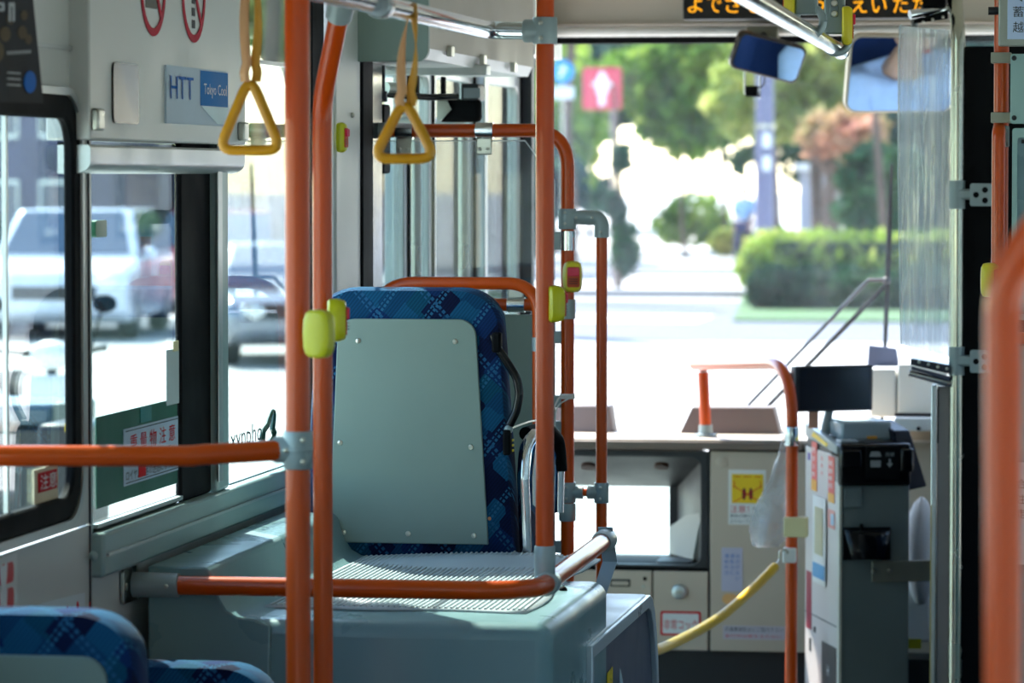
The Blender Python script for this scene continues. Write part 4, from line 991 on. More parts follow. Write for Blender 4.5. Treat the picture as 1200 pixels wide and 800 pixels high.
# fare box
FA = 17*D2R; FO = PY(985, 520, 10.3)
FBX = thing('fare_box', (FO.x, FO.y, 0), 'tall grey fare box with black head and coin tray', 'machine', rz=FA)
R_ = V((math.cos(FA), math.sin(FA), 0)); D_ = V((-math.sin(FA), math.cos(FA), 0)); O_ = V((FO.x, FO.y, 0))
def L3(u, d, z): return O_+R_*u+D_*d+V((0,0,z))
def lbox(name, u0, d0, z0, u1, d1, z1, mt, par=None, bev=.003):
    return ob(name, M().hexa([L3(u0,d0,z0),L3(u1,d0,z0),L3(u1,d1,z0),L3(u0,d1,z0),L3(u0,d0,z1),L3(u1,d0,z1),L3(u1,d1,z1),L3(u0,d1,z1)]), mt, par or FBX, bev=bev)
zT = FO.z; zH = PY(985, 569, 10.3).z; W_ = .19; DP = .42
lbox('body', 0, 0, .0, W_, DP, zH, mat('grey machine paint', (104, 114, 114), .45, bump=.15, bscale=500))
lbox('side_panel', -.004, .012, .02, 0, DP, zT-.035, mat('door lit side panel', (214, 204, 200), .4, var=.02), bev=.001)  # pinkish light from the front door put into this side's colour
lbox('front_edge', -.004, -.004, .02, .004, .012, zH, mat('cream corner strip', (220, 214, 200), .4), bev=.001)
lbox('upper_body', 0, .03, zH, W_, DP, zT-.01, DARK)
lbox('head_shell', -.004, -.012, zH, W_+.002, .10, zT, BLACKG, bev=.008)
lbox('head_wing', W_-.03, -.02, zH+.035, W_+.008, .05, zT-.012, BLACKG, bev=.008)
lbox('head_wing', -.002, -.02, zH+.05, .055, .02, zT-.015, BLACKG, bev=.006)
hl = lbox('display_recess', .066, -.018, zH+.018, .158, -.010, zT-.006, BLACK, bev=.003)
hf = Fr(L3(0, -.0185, 0), R_, (0,0,1))
GR = mat('grey legend print', (150, 155, 158), .4)
m = M(); m.prism([hf.p(a, b, .0005) for a, b in ((.075,zT-.034),(.108,zT-.034),(.103,zT-.020),(.080,zT-.020))], hf.N*.0008)
ob('note_symbol', m, GR, FBX)
plate('slot_symbol', hf, .078, zT-.062, .106, zT-.044, GR, FBX, k=.0005)
m = M(); m.prism([hf.p(a, b, .0005) for a, b in ((.122,zT-.052),(.131,zT-.064),(.140,zT-.052),(.134,zT-.052),(.134,zT-.040),(.128,zT-.040),(.128,zT-.052))], hf.N*.0008)
ob('arrow_symbol', m, GR, FBX)
txt(hf, '両替', .119, zT-.034, .012, GR, FBX)
lbox('top_ledge', -.002, .0, zT-.01, W_, DP, zT+.0, mat('pale top plate', (150,160,165), .3), bev=.003)
m = M(); m.hexa([L3(-.006,.02,zT-.03),L3(.012,.02,zT-.03),L3(.012,DP,zT-.005),L3(-.006,DP,zT-.005),L3(-.006,.02,zT-.005),L3(.012,.02,zT-.005),L3(.012,DP,zT+.03),L3(-.006,DP,zT+.03)])
ob('sloped_top_edge', m, CAST, FBX, bev=.002)
sf = Fr(L3(-.0045, 0, 0), -D_, (0,0,1))   # left side face
def lp_(name, d0, z0, d1, z1, mt, k=.0): return plate(name, sf, -d1, z0, -d0, z1, mt, FBX, k=k, t=.001)
def zz_(py): return FO.z-(py-520)*10.3/F
ob('yellow_corner', M().prism([L3(-.0075,.30,zT+.013),L3(-.0075,.12,zT-.008),L3(-.0075,.14,zT-.018),L3(-.0075,.33,zT-.0)], -R_*.0008), SPYEL, FBX)
PK = mat('pink red notice', (225, 95, 85), .5)
lp_('red_notice', .27, zT-.15, .335, zT-.015, PK); lp_('amber_band', .27, zT-.15, .335, zT-.12, mat('amber print', (235,165,60), .5), .001)
lp_('red_notice', .05, zT-.165, .125, zT-.04, PK); lp_('amber_band', .05, zT-.165, .125, zT-.14, mat('amber print two', (235,165,60), .5), .001)
for k, s in enumerate('現金注意'): txt(sf, s, -.325, zT-.045-k*.022, .014, PAPER, FBX, w=.04, lift=.0025)
for k, s in enumerate('両替専用'): txt(sf, s, -.115, zT-.066-k*.02, .013, PAPER, FBX, w=.045, lift=.0025)
for k, s in enumerate('乗車券'): txt(sf, s, -.215, zT-.06-k*.02, .012, PK, FBX, w=.025)
lp_('purple_dot', .36, zT-.07, .385, zT-.05, mat('purple print', (120,90,170), .5))
lp_('lower_note', .045, zT-.235, .13, zT-.185, mat('rose note', (225,150,140), .5)); lp_('lower_note', .05, zT-.225, .09, zT-.195, LBLUE, .001)
lc = lp_('route_leaflet', .14, zT-.40, .30, zT-.16, PAPER, .004)
lp_('leaflet_picture', .17, zT-.32, .27, zT-.19, mat('olive picture', (190,185,150), .5), .0056); lp_('leaflet_blue', .145, zT-.385, .295, zT-.345, mat('leaflet blue', (70,150,200), .5), .0056)
lp_('crimson_stripe', .335, zT-.54, .40, zT-.38, mat('crimson strip', (160,40,60), .5))
lp_('side_slot', .34, zT-.60, .36, zT-.565, DARK); lp_('side_seam', .02, zz_(737), .42, zz_(736), DARK)
lp_('lock_hole', .28, zz_(757), .305, zz_(750), DARK)
lp_('dark_plate', .02, zz_(822), .20, zz_(762), mat('dark side plate', (84,80,80), .4)); txt(sf, 'H', -.13, zz_(800), .03, WHP, FBX, lift=.002)
# coin tray, cover and lock bracket
cvr = lbox('cover_plate', .010, -.006, zz_(595), .058, 0, zz_(572), mat('grey cover paint', (110,122,124), .45), bev=.002)
tz0, tz1 = zz_(654), zz_(621)
m = M(); N = 9; vs = []
for i in range(N+1):
    a = math.pi*i/N; uu = .072-.062*math.cos(a)
    vs += [L3(uu, -.002-.035*math.sin(a)**.5, tz1-.004), L3(.072-.045*math.cos(a), -.002-.024*math.sin(a)**.5, tz0)]
m.add(vs, [(2*i, 2*i+2, 2*i+3, 2*i+1) for i in range(N)]+[[2*i+1 for i in range(N+1)]])
tr = ob('coin_tray', m, BLACKG, FBX); sm_ = tr.modifiers.new('t', 'SOLIDIFY'); sm_.thickness = .004
ob('tray_lip', M().tube([L3(.072-.062*math.cos(math.pi*i/12), -.002-.035*max(0, math.sin(math.pi*i/12))**.5, tz1-.002) for i in range(13)], .0035, 8), BLACKG, FBX)
lbox('tray_back', .008, -.004, tz0-.006, .138, 0, tz1+.006, BLACK)
lbox('tray_hook', .052, -.012, tz1, .060, -.002, tz1+.016, BLACKG, bev=.001)
lbox('lock_bracket', .085, -.010, zz_(683)+.0, .26, -.003, zz_(658), mat('olive steel', (128, 128, 116), .4, .5), bev=.002)
for u in (.09, .133): ob('bracket_bolt', M().lathe(L3(u, -.010, zz_(670)), -D_, [(0,.007),(.004,.006),(.005,.002)], 10), STEEL, FBX)
lbox('card_reader', .03, .12, zT, .17, .32, zT+.052, mat('translucent grey cover', (150,165,175), .2), bev=.008)
lbox('reader_label', .10, .115, zT+.004, .128, .12, zT+.012, mat('amber tag', (215,150,40), .4), bev=.001)
lbox('knob_base', .01, .04, zT-.002, .06, .1, zT+.006, mat('pale ring', (160,170,178), .3), bev=.002)
m = M().hexa([L3(.20,.05,zH+.0-.02),L3(.262,.09,zH+.0-.012),L3(.262,.3,zH),L3(.20,.3,zH),L3(.16,.06,zT+.03),L3(.215,.1,zT+.028),L3(.215,.3,zT+.045),L3(.16,.3,zT+.045)])
ob('operator_panel', m, mat('navy black panel', (10,16,34), .5, spec=.15), FBX, bev=.005)

# monitor
MO = thing('display_monitor', PY(978, 485, 10.55), 'small black screen standing above the fare box', 'monitor')
a = PY(932, 483, 10.5); b = PY(1023, 427, 10.62); Rm = V((b.x-a.x, b.y-a.y, 0)).normalized(); fm_ = Fr((a.x, a.y, a.z), Rm, (0,.06,1))
wm = V((b.x-a.x, b.y-a.y, 0)).length; hm_ = b.z-a.z
ob('casing', M().prism(rr(fm_, 0, 0, wm, hm_, .006, k=-.022), fm_.N*.022), mat('dark monitor shell', (44,48,54), .35), MO, bev=.003)
plate('screen', fm_, .012, .006, wm-.010, hm_-.008, mat('screen glass', (40,42,46), .15), MO, k=.0005, t=.001)
ob('bright_edge', M().prism(rr(fm_, -.004, .0, .0, hm_, .001, k=-.022), fm_.N*.02), ALU, MO)
ob('stand', M().tube([fm_.p(wm*.5, .02, -.02), fm_.p(wm*.45, -.04, -.03), fm_.p(wm*.4, -.09, -.02)], .012, 12), CAST, MO)
ob('stand_bracket', M().box(fm_.p(.055, -.045, -.03), fm_.p(.075, .01, -.01)), mat('warm bracket', (190,150,130), .4), MO)

# LED sign
LS = thing('led_sign', PY(955, 22, 11.2), 'black scrolling sign with amber Japanese characters above the windshield', 'sign')
fl_ = fy(11.2)
xl0, xl1, zl0 = xpx(800, 11.2), xpx(1110, 11.2), PY(955, 22, 11.2).z
ob('sign_case', M().box((xl0, 11.2, zl0), (xl1, 11.30, zl0+.14)), mat('matt black case', (12,10,12), .4), LS, bev=.003)
def glyph(s, px, w=17, h=19, y=15):
    u = xpx(px, 11.2); hh = h*11.2/F; txt(Fr((0,11.198,0),(1,0,0),(0,0,1)), s, u, PY(px, y, 11.2).z, hh, LEDM, LS, w=w*11.2/F)
for s, px in (('よ', 806), ('で', 828), ('さ', 850), ('る', 874), ('う', 949), ('え', 998), ('い', 1021), ('た', 1046), ('だ', 1069), ('く', 1092)): glyph(s, px)

# mirrors
def mirror(c, aim, w, h, roll, label, frame_mat, r):
    tocam = (CP-c).normalized(); tot = (aim-c).normalized(); N_ = (tocam+tot).normalized()
    R1 = V((0,0,1)).cross(N_).normalized(); U1 = N_.cross(R1)
    R2 = R1*math.cos(roll)+U1*math.sin(roll); U2 = N_.cross(R2); f = Fr(c, R2, U2)
    T = thing('interior_mirror', c, label, 'mirror')
    ob('mirror_case', M().prism(rr(f, -w/2, -h/2, w/2, h/2, r, 8, k=-.03), f.N*.03), frame_mat, T, bev=.006)
    ob('mirror_glass', M().prism(rr(f, -w/2+.008, -h/2+.008, w/2-.008, h/2-.008, r*.8, 8, k=.0005), f.N*.001), MIRR, T, smooth=0)
    return T, f
DRX = V((.12, 10.25, 0))
m2 = PY(1057, 87, 11.15)
T2, f2 = mirror(m2, V((.02, 10.3, 1.22)), .325, .235, 0, 'large cream framed interior mirror behind the clear screen', mat('cream mirror frame', (205,198,184), .4), .035)
ob('arm', M().tube([m2+V((.03,.04,.1)), m2+V((.03,.2,.24))], .01, 10), CAST, T2)
m1 = PY(901, 68, 11.1)
T1, f1_ = mirror(m1, V((-.13, 10.1, 1.08)), .215, .115, -14*D2R, 'small tilted rear view mirror below the amber sign', mat('dark mirror frame', (60,56,54), .3), .022)
ob('arm', M().tube([m1+V((0,.02,.04)), V((xpx(893,11.36), 11.36, zpx(40,11.36)))], .009, 10), DARK, T1)
CM = thing('dashboard_camera', PY(881, 101, 11.3), 'tiny black camera on a wire bracket under the small mirror', 'camera')
cp_ = PY(881, 107, 11.3)
ob('camera_body', M().box(cp_-V((.018,.015,.016)), cp_+V((.018,.02,.016))), BLACK, CM, bev=.003)
ob('wire_bracket', M().tube(arc_path([PY(873, 110, 11.31), PY(873, 60, 11.37), PY(892, 60, 11.37), PY(890, 115, 11.31)], .008), .003, 8), STEEL, CM)
ob('cable', M().tube(arc_path([PY(886, 105, 11.3), PY(896, 99, 11.3), PY(896, 88, 11.3), PY(888, 80, 11.3)], .015), .0025, 6), DARK, CM)
ob('lens', M().lathe(cp_+V((0,.02,0)), (0,1,0), [(0,.008),(.006,.008)], 12), BLACKG, CM)

# ============================================================ DRIVER'S PARTITION
YB2 = 9.6
DP_ = thing('driver_partition', (.1, YB2, 0), 'black partition behind the driver with polished upright post', 'partition')
xq = PY(1121, 400, YB2-.03).x
ob('black_panel', M().box((xq+.012, YB2, 0), (XR, YB2+.03, PY(1140, 54, YB2).z)), BLACK, DP_, bev=.004)
ob('clear_top', M().box((xq+.012, YB2+.01, PY(1140, 53, YB2).z), (XR, YB2+.014, PY(1140, 42, YB2).z)), ACR, DP_)
ob('upright_post', M().tube(arc_path([(xq, YB2-.03, 0), (xq, YB2-.03, PY(1121, 40, YB2).z), (xq-.04, YB2+.1, ZC)], .15, 10), .0180, 20), mat('satin steel post', (205,205,190), .22, 1, var=.03), DP_)
for py, lab in ((228, 0), (422, 1)):
    z = PY(1121, py, YB2).z
    ob('post_collar', M().cyl((xq, YB2-.03, z-.035), (xq, YB2-.03, z+.035), .0195, 18), CAST, DP_)
    x0_, x1_2 = PY(1120, py, YB2-.05).x, PY(1163, py, YB2-.05).x
    ob('bracket_arm', M().box((x0_, YB2-.05, z-.012), (x0_+.05, YB2-.01, z+.014)), CAST, DP_, bev=.006)
    ob('bracket_plate', M().prism(rr(fy(YB2-.055), x0_+.035, z-.028, x1_2, z+.028, .006), (0,.008,0)), CAST, DP_, bev=.001)
    for dx, dz in ((-.018,.012),(-.018,-.014),(-.04,0)):
        ob('bracket_hole', M().lathe((x1_2+dx, YB2-.0555, z+dz), (0,-1,0), [(0,.0075),(.0005,.0075)], 12), BLACK, DP_)
CS = thing('clear_screen', PY(1083, 420, YB2-.04), 'hanging clear acrylic splash screen beside the polished upright post', 'screen')
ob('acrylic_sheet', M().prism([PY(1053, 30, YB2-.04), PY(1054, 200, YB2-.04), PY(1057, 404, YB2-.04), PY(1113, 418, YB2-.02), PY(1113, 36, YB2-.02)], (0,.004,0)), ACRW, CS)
ob('sheet_edge', M().tube([PY(1056, 28, YB2-.04), PY(1053, 60, YB2-.04), PY(1052.5, 200, YB2-.04), PY(1056, 404, YB2-.04)], .0016, 6), mat('milky edge', (215,225,230), .3), CS)
ob('clamp_bar', M().hexa([PY(1071,28,YB2-.06),PY(1111,22,YB2-.06),PY(1111,22,YB2-.03),PY(1071,28,YB2-.03),PY(1071,23,YB2-.06),PY(1111,12,YB2-.06),PY(1111,12,YB2-.03),PY(1071,23,YB2-.03)]), BLACK, CS, bev=.002)
for x, y in ((1082,26),(1093,23),(1105,20)): ob('clamp_screw', M().ball(PY(x, y, YB2-.064), .004, 8, 6), STEEL, CS)
ob('top_tube', M().cyl(PY(1066, 17, YB2-.05), PY(1112, 10, YB2-.0), .011, 14), CHROME, CS)
ob('top_block', M().box(PY(1081, 9, YB2-.03), PY(1110, -12, YB2+.05)), BLACK, CS, bev=.004)
GT = thing('driver_gate', PY(1103, 800, YB2), 'narrow grey gate with a sloping screw strip below the clear screen', 'gate')
ob('gate_panel', M().box((PY(1099, 500, YB2).x, YB2-.02, 0), (xq-.005, YB2, PY(1105, 452, YB2).z)), mat('warm grey gate', (168, 160, 156), .45), GT, bev=.003)
ob('gate_post', M().box((PY(1092, 500, YB2).x, YB2-.035, 0), (PY(1098, 500, YB2).x, YB2, PY(1095, 450, YB2).z)), ALU, GT, bev=.003)
ob('gate_slot', M().box((PY(1098.5, 500, YB2).x, YB2-.024, PY(1098, 518, YB2).z), (PY(1100.5, 500, YB2).x, YB2-.02, PY(1098, 455, YB2).z)), DARK, GT)
ob('edge_strip', M().box((PY(1091, 600, YB2).x, YB2-.036, .1), (PY(1092.5, 600, YB2).x, YB2-.02, PY(1092, 590, YB2).z)), mat('brass edge', (205,185,120), .3), GT)
ob('slope_rail', M().tube([PY(1065, 437, YB2-.05), PY(1114, 450, YB2-.04)], .0085, 12), CHROME, GT)
ob('screw_strip', M().hexa([PY(1067,427,YB2-.06),PY(1113,438,YB2-.05),PY(1113,438,YB2-.02),PY(1067,427,YB2-.03),PY(1067,420,YB2-.06),PY(1113,428,YB2-.05),PY(1113,426,YB2+.02),PY(1070,418,YB2+.02)]), mat('charcoal strip', (45,46,60), .4), GT, bev=.001)
for x, y in ((1077,424),(1088,427),(1099,430),(1110,432)): ob('strip_screw', M().ball(PY(x, y, YB2-.062), .0045, 8, 6), STEEL, GT)
ob('under_strip', M().hexa([PY(1068,433,YB2-.06),PY(1113,446,YB2-.05),PY(1113,446,YB2-.02),PY(1068,433,YB2-.03),PY(1068,429,YB2-.06),PY(1113,441,YB2-.05),PY(1113,441,YB2-.02),PY(1068,429,YB2-.03)]), mat('slate strip', (70,72,92), .4), GT)

# right pole carrying sign boards
YR = 8.05; xr0 = PY(1173.5, 100, YR).x
P5 = thing('grab_pole', (xr0, YR, 0), 'orange pole in front of the black partition carrying sign boards', 'pole')
ob('pole_tube', M().cyl((xr0, YR, PY(1173, 330, YR).z-.6), (xr0, YR, 2.3), .0155, 18), ORANGE, P5)
ob('offset_tube', M().tube(arc_path([(xr0-.004, YR-.03, 0), (xr0-.004, YR-.035, PY(1172, 156, YR).z), (xr0-.002, YR+.02, PY(1172, 145, YR).z)], .02), .0140, 16), ORANGE, P5)
for py in (68, 138):
    z = PY(1173, py, YR).z; ob('strap_clip', M().box((PY(1161, py, YR-.03).x, YR-.03, z-.011), (PY(1185, py, YR-.03).x, YR+.02, z+.011)), mat('olive grey clip', (160,158,140), .4), P5, bev=.002)
z = PY(1173, 160, YR).z; ob('clip_plate', M().prism(rr(fy(YR-.02), PY(1164, 160, YR).x, z-.022, PY(1183, 160, YR).x, z+.022, .003), (0,.012,0)), CAST, P5, bev=.001)
z = PY(1165, 13, YR).z; ob('peg', M().cyl((PY(1158.5, 13, YR).x, YR-.01, z), (xr0, YR-.01, z), .0085, 12), DARK, P5)
xs0 = PY(1170, 30, YR-.06).x; ys_ = YR-.06
SB = thing('stop_board', (xs0+.1, ys_, 1.9), 'pale blue framed sign with dark Japanese characters at the top right', 'sign')
fb = fy(ys_)
zq0, zq1 = PY(1180, 54, ys_).z, PY(1180, -60, ys_).z
ob('frame', M().prism(rr(fb, xs0, zq0, xs0+.42, zq1, .004), (0,.03,0)), mat('olive grey frame', (158,162,152), .4, .3), SB, bev=.003)
plate('face', fb, PY(1180.5, 30, ys_).x, PY(1180, 46, ys_).z, xs0+.40, zq1-.02, mat('pale periwinkle face', (190, 208, 238), .4), SB)
for s, y in (('々', 2), ('蓄', 20), ('越', 38)): txt(fb, s, PY(1187, 30, ys_).x, PY(1187, y, ys_).z, .022, INK, SB, w=.022)
SB2 = thing('blank_board', (xs0+.1, ys_, 1.7), 'plain pale teal board with screws clipped to the right pole', 'board')
TEAL = mat('pale teal board', (150, 182, 178), .45)
ob('board', M().prism(rr(fb, PY(1184, 100, ys_).x, PY(1184, 145, ys_).z, xs0+.42, PY(1184, 63, ys_).z, .006), (0,.01,0)), TEAL, SB2, bev=.002)
for y in (68, 138): ob('screw', M().lathe((PY(1188.5, y, ys_).x, ys_, PY(1188, y, ys_).z), (0,-1,0), [(0,.0055),(.003,.004)], 10), DARK, SB2)
SB3 = thing('framed_case', (xs0+.1, ys_, 1.4), 'teal rimmed notice case below the plain board at the right', 'case')
za_, zb_ = PY(1190, 375, ys_).z, PY(1190, 150, ys_).z
ob('rim', M().ring(rr(fb, PY(1186, 200, ys_).x, za_, xs0+.42, zb_, .006), rr(fb, PY(1192, 200, ys_).x, za_+.012, xs0+.40, zb_-.02, .006), (0,.015,0)), TEAL, SB3, bev=.002)
plate('backing', fb, PY(1187, 200, ys_).x, za_+.002, xs0+.4, zb_-.002, mat('slate teal backing', (110,140,150), .3), SB3, k=-.012)
txt(fb, '■', PY(1197, 170, ys_).x, PY(1197, 168, ys_).z, .008, INK, SB3, w=.03)
SB4 = thing('side_panel_board', (xs0+.1, ys_+.1, .9), 'teal panel behind the near blurred pole with a white notice', 'board')
fb4 = fy(ys_+.1)
ob('panel', M().prism(rr(fb4, PY(1186, 500, ys_+.1).x, .0, XR-.02, PY(1190, 400, ys_+.1).z, .006), (0,.02,0)), mat('deep teal laminate', (70, 118, 125), .45), SB4, bev=.003)
plate('upper_sheet', fb4, PY(1187, 500, ys_+.1).x, PY(1190, 540, ys_+.1).z, XR-.1, PY(1190, 405, ys_+.1).z, TEAL, SB4, k=.001)
plate('white_notice', fb4, PY(1189, 500, ys_+.1).x, PY(1190, 661, ys_+.1).z, XR-.2, PY(1190, 541, ys_+.1).z, PAPER, SB4, k=.002)
for s, y in (('合図', 572), ('注意', 590), ('走行', 607)): txt(fb4, s, PY(1191, y, ys_+.1).x, PY(1191, y, ys_+.1).z, .02, INK, SB4, lift=.004)
HB = thing('handrail', (xs0+.1, YR+.02, 1.1), 'short orange horizontal bar at the right edge under the notice case', 'handrail')
z = PY(1195, 396, YR).z; ob('rail_tube', M().cyl((PY(1186, 396, YR).x, YR+.0, z), (XR-.05, YR+.0, z), .0125, 14), ORANGE, HB)
ob('end_socket', M().cyl((PY(1183, 396, YR).x, YR, z), (PY(1190, 396, YR).x, YR, z), .0155, 14), CAST, HB)
bell(PY(1160, 328, 8.0), 'yellow stop bell edge beside the black partition, half hidden by the blurred pole', (.9,-.4,0), warm=True)

# nearest blurred pole
YN = 3.25
P6 = thing('grab_pole', (PY(1176, 400, YN).x, YN, 0), 'nearest blurred orange pole curving out of the frame at right', 'pole')
ob('pole_tube', M().tube(arc_path([PY(1176, 1300, YN), PY(1176, 325, YN), PY(1270, 200, YN-.02), PY(1400, 190, YN-.03)], [.10, .06], 12), .0165, 22), ORANGE, P6)

# right overhead rail with clamps
zr2 = PY(985, 60, 8.05).z
OR = thing('overhead_rail', (-.58, 6, zr2), 'polished overhead rail at the top centre held by grey loops', 'rail')
e1 = PY(986, 61, 8.05); e0 = PY(870, -8, 5.55)
dr_ = (e1-e0); e00 = e0-dr_*1.0
ob('rail_tube', M().cyl(e00, e1, .0155, 20), CHROME, OR)
ob('end_cap', M().ball(e1+dr_.normalized()*.004, .0165, 14, 10), CHROME, OR)
hang_x = []
def hanger(px, py, Y, wpx0, wpx1, topbtn, label):
    T = thing('ceiling_hanger', PY(px, py, Y), label, 'bracket', 'ceiling rail hangers')
    c = PY(px, py, Y)
    ob('rail_loop', M().tube([c+V((.026*math.cos(a), 0, .026*math.sin(a))) for a in [k*2*math.pi/20 for k in range(21)]], .0075, 10, caps=False), CAST, T)
    x0, x1 = PY(wpx0, 0, Y).x, PY(wpx1, 0, Y).x
    ob('hanger_body', M().prism(rr(fy(Y-.01), x0, c.z+.012, x1, ZC, .004), (0,.03,0)), mat('grey green hanger', (118,132,132), .4), T, bev=.004)
    zi = c.z+.045
    ob('inset_panel', M().prism(rr(fy(Y-.012), x0+.012, zi, x1-.012, ZC-.05, .004), (0,.004,0)), mat('inset grey', (98,110,112), .4), T, bev=.001)
    return T, x0, x1
Ta, a0_, a1_ = hanger(948, 25, 7.05, 932, 958, 0, 'grey hanger and loop holding the overhead rail, left one of two')
Tb, b0_, b1_ = hanger(980, 47, 7.75, 966, 990, 0, 'grey hanger with screws holding the end of the overhead rail, right one of two')
for y in (4, 16): ob('hanger_screw', M().lathe((PY(978, y, 7.74).x, 7.735, PY(978, y, 7.74).z), (0,-1,0), [(0,.007),(.003,.005)], 10), STEEL, Tb)
bell(PY(992, 30, 7.74), 'yellow stop bell on the right hand ceiling hanger', (1,.15,0), warm=True, s=1.1, thin=.62)
bell(PY(926, -2, 7.04), 'yellow stop bell at the top edge beside the left hand ceiling hanger', (-1,.1,0), warm=True, thin=.6)

# cloth and cup beside the fare box
CL = thing('white_cloth', PY(1078, 680, 10.75), 'white rounded cloth bundle right of the fare box', 'cloth')
ob('bundle', M().ball(PY(1079, 645, 10.8), .075, 20, 14, (.6,.9,2.0), jit=.025), mat('white cotton', (225,224,222), .8, bump=.4, bscale=60), CL, smooth=80)
ob('tag', M().box(PY(1079, 670, 10.65), PY(1086, 658, 10.66)), mat('cream tag', (225,205,160), .5), CL)
CB = thing('white_bin', PY(1078, 765, 10.8), 'white box with a small yellow label right of the fare box', 'box')
ob('box_body', M().box(PY(1062, 752, 10.8), V((PY(1095, 690, 11).x, 11.0, PY(1062, 684, 10.8).z))), WHITE, CB, bev=.008)
plate('yellow_label', fy(10.8), PY(1066,0,10.8).x, PY(0,739,10.8).z, PY(1083,0,10.8).x, PY(0,728,10.8).z, mat('olive yellow label', (180,170,20), .4), CB)
ob('dark_base', M().box((PY(1060,0,10.8).x, 10.81, 0), (PY(1096,0,10.8).x, 10.97, PY(0,752,10.8).z)), DARK, CB)

# ============================================================ PEOPLE
SKIN = mat('skin', (205, 160, 130), .5); HAIR = mat('dark hair', (28, 24, 24), .6)
def skinmesh(name, pts, edges, rad, mt, T, root=0, sub=1):
    me = bpy.data.meshes.new(name); me.from_pydata([tuple(p) for p in pts], edges, []); me.materials.append(mt)
    o = bpy.data.objects.new(name, me); COL.objects.link(o); o.parent = T
    inv = xf(T).inverted()
    for v in me.vertices: v.co = inv @ v.co
    s = o.modifiers.new('skin', 'SKIN'); s.use_smooth_shade = True
    for i, r in enumerate(rad):
        sv = me.skin_vertices[0].data[i]; sv.radius = (r, r) if not isinstance(r, tuple) else r; sv.use_root = (i == root); sv.use_loose = False
    u = o.modifiers.new('sub', 'SUBSURF'); u.levels = sub; u.render_levels = sub
    return o
def person(loc, rz, J, label, shirt, trousers, hat=None):
    T = thing('person', loc, label, 'person', rz=rz); X_m = xf(T)
    def P(k): return X_m @ V(J[k])
    names = ['pelvis','chest','neck','head0','shl','ell','wrl','shr','elr','wrr','hipl','knl','anl','tol','hipr','knr','anr','tor']
    idx = {n_: i for i, n_ in enumerate(names)}
    E_ = [('pelvis','chest'),('chest','neck'),('neck','head0'),('chest','shl'),('shl','ell'),('ell','wrl'),('chest','shr'),('shr','elr'),('elr','wrr'),('pelvis','hipl'),('hipl','knl'),('knl','anl'),('anl','tol'),('pelvis','hipr'),('hipr','knr'),('knr','anr'),('anr','tor')]
    r = dict(pelvis=.12,chest=.13,neck=.05,head0=.05,shl=.055,ell=.04,wrl=.028,shr=.055,elr=.04,wrr=.028,hipl=.08,knl=.055,anl=.04,tol=.035,hipr=.08,knr=.055,anr=.04,tor=.035)
    pts = [P(n_) for n_ in names]; ed = [(idx[a], idx[b]) for a, b in E_]; rad = [r[n_] for n_ in names]
    # five fingers per hand
    for side, e, w in (('l','ell','wrl'), ('r','elr','wrr')):
        d = (P(w)-P(e)).normalized(); sx = d.cross(V((0,0,1))).normalized(); up = sx.cross(d)
        b = len(pts); pts.append(P(w)+d*.05); rad.append((.035,.02)); ed.append((idx[w], b))
        for k, L_ in enumerate((.05,.068,.075,.07,.055)):
            off = sx*((k-2)*.019) if k else sx*-.045-d*.02
            p1 = P(w)+d*.085+off; p2 = p1+d*L_*.5-up*.01*1; p3 = p2+d*L_*.4-up*.03
            c = len(pts); pts += [p1, p2, p3]; rad += [.009,.009,.008]; ed += [(b, c), (c, c+1), (c+1, c+2)]
    body = skinmesh('body', pts, ed, rad, SKIN, T)
    hc = P('head0')
    fwd = (X_m.to_3x3() @ V(J.get('face', (0,-1,0)))).normalized(); sd_ = fwd.cross(V((0,0,1))).normalized()
    hm = M().ball(hc+V((0,0,.09)), .1, 18, 14, (.78,.92,1.18)); hm.ball(hc+V((0,0,.075))+fwd*.095, .018, 8, 6, (.8,1,1.4))
    for s in (-1, 1): hm.ball(hc+V((0,0,.08))+sd_*s*.08, .024, 8, 6, (.4,.8,1.2))
    ob('head', hm, SKIN, body, smooth=80)
    for s in (-1, 1): ob('eye', M().ball(hc+V((0,0,.10))+fwd*.086+sd_*s*.032, .011, 8, 6), INK, body)
    ob('mouth', M().ball(hc+V((0,0,.025))+fwd*.082, .018, 8, 6, (1.2,.6,.25)), RED, body)
    ob('hair', M().ball(hc+V((0,0,.115))-fwd*.018, .104, 18, 10, (.82,.92,1.05)), HAIR if not hat else hat, body, smooth=80)
    sh = ['pelvis','chest','neck','shl','ell','shr','elr']; ii = {n_: i for i, n_ in enumerate(sh)}
    pt = [P(n_) for n_ in sh]; pt[2] = P('chest').lerp(P('neck'), .7)
    skinmesh('shirt', pt, [(0,1),(1,2),(1,3),(3,4),(1,5),(5,6)], [.145,.155,.075,.08,.06,.08,.06], shirt, T)
    tr_ = ['pelvis','hipl','knl','anl','hipr','knr','anr']
    skinmesh('trousers', [P(n_) for n_ in tr_], [(0,1),(1,2),(2,3),(0,4),(4,5),(5,6)], [.15,.095,.07,.06,.095,.07,.06], trousers, T)
    m = M()
    for a, b in (('anl','tol'), ('anr','tor')): m = M(); m.tube([P(a), P(a).lerp(P(b), .5), P(b)], [.045,.05,.035], 10); ob('shoe', m, BLACK, T)
    return T
SHIRT = mat('light blue shirt', (186, 212, 240), .8, bump=.5, bscale=25, var=.12, scale=12)
NAVY = mat('navy trousers', (30, 34, 60), .8)
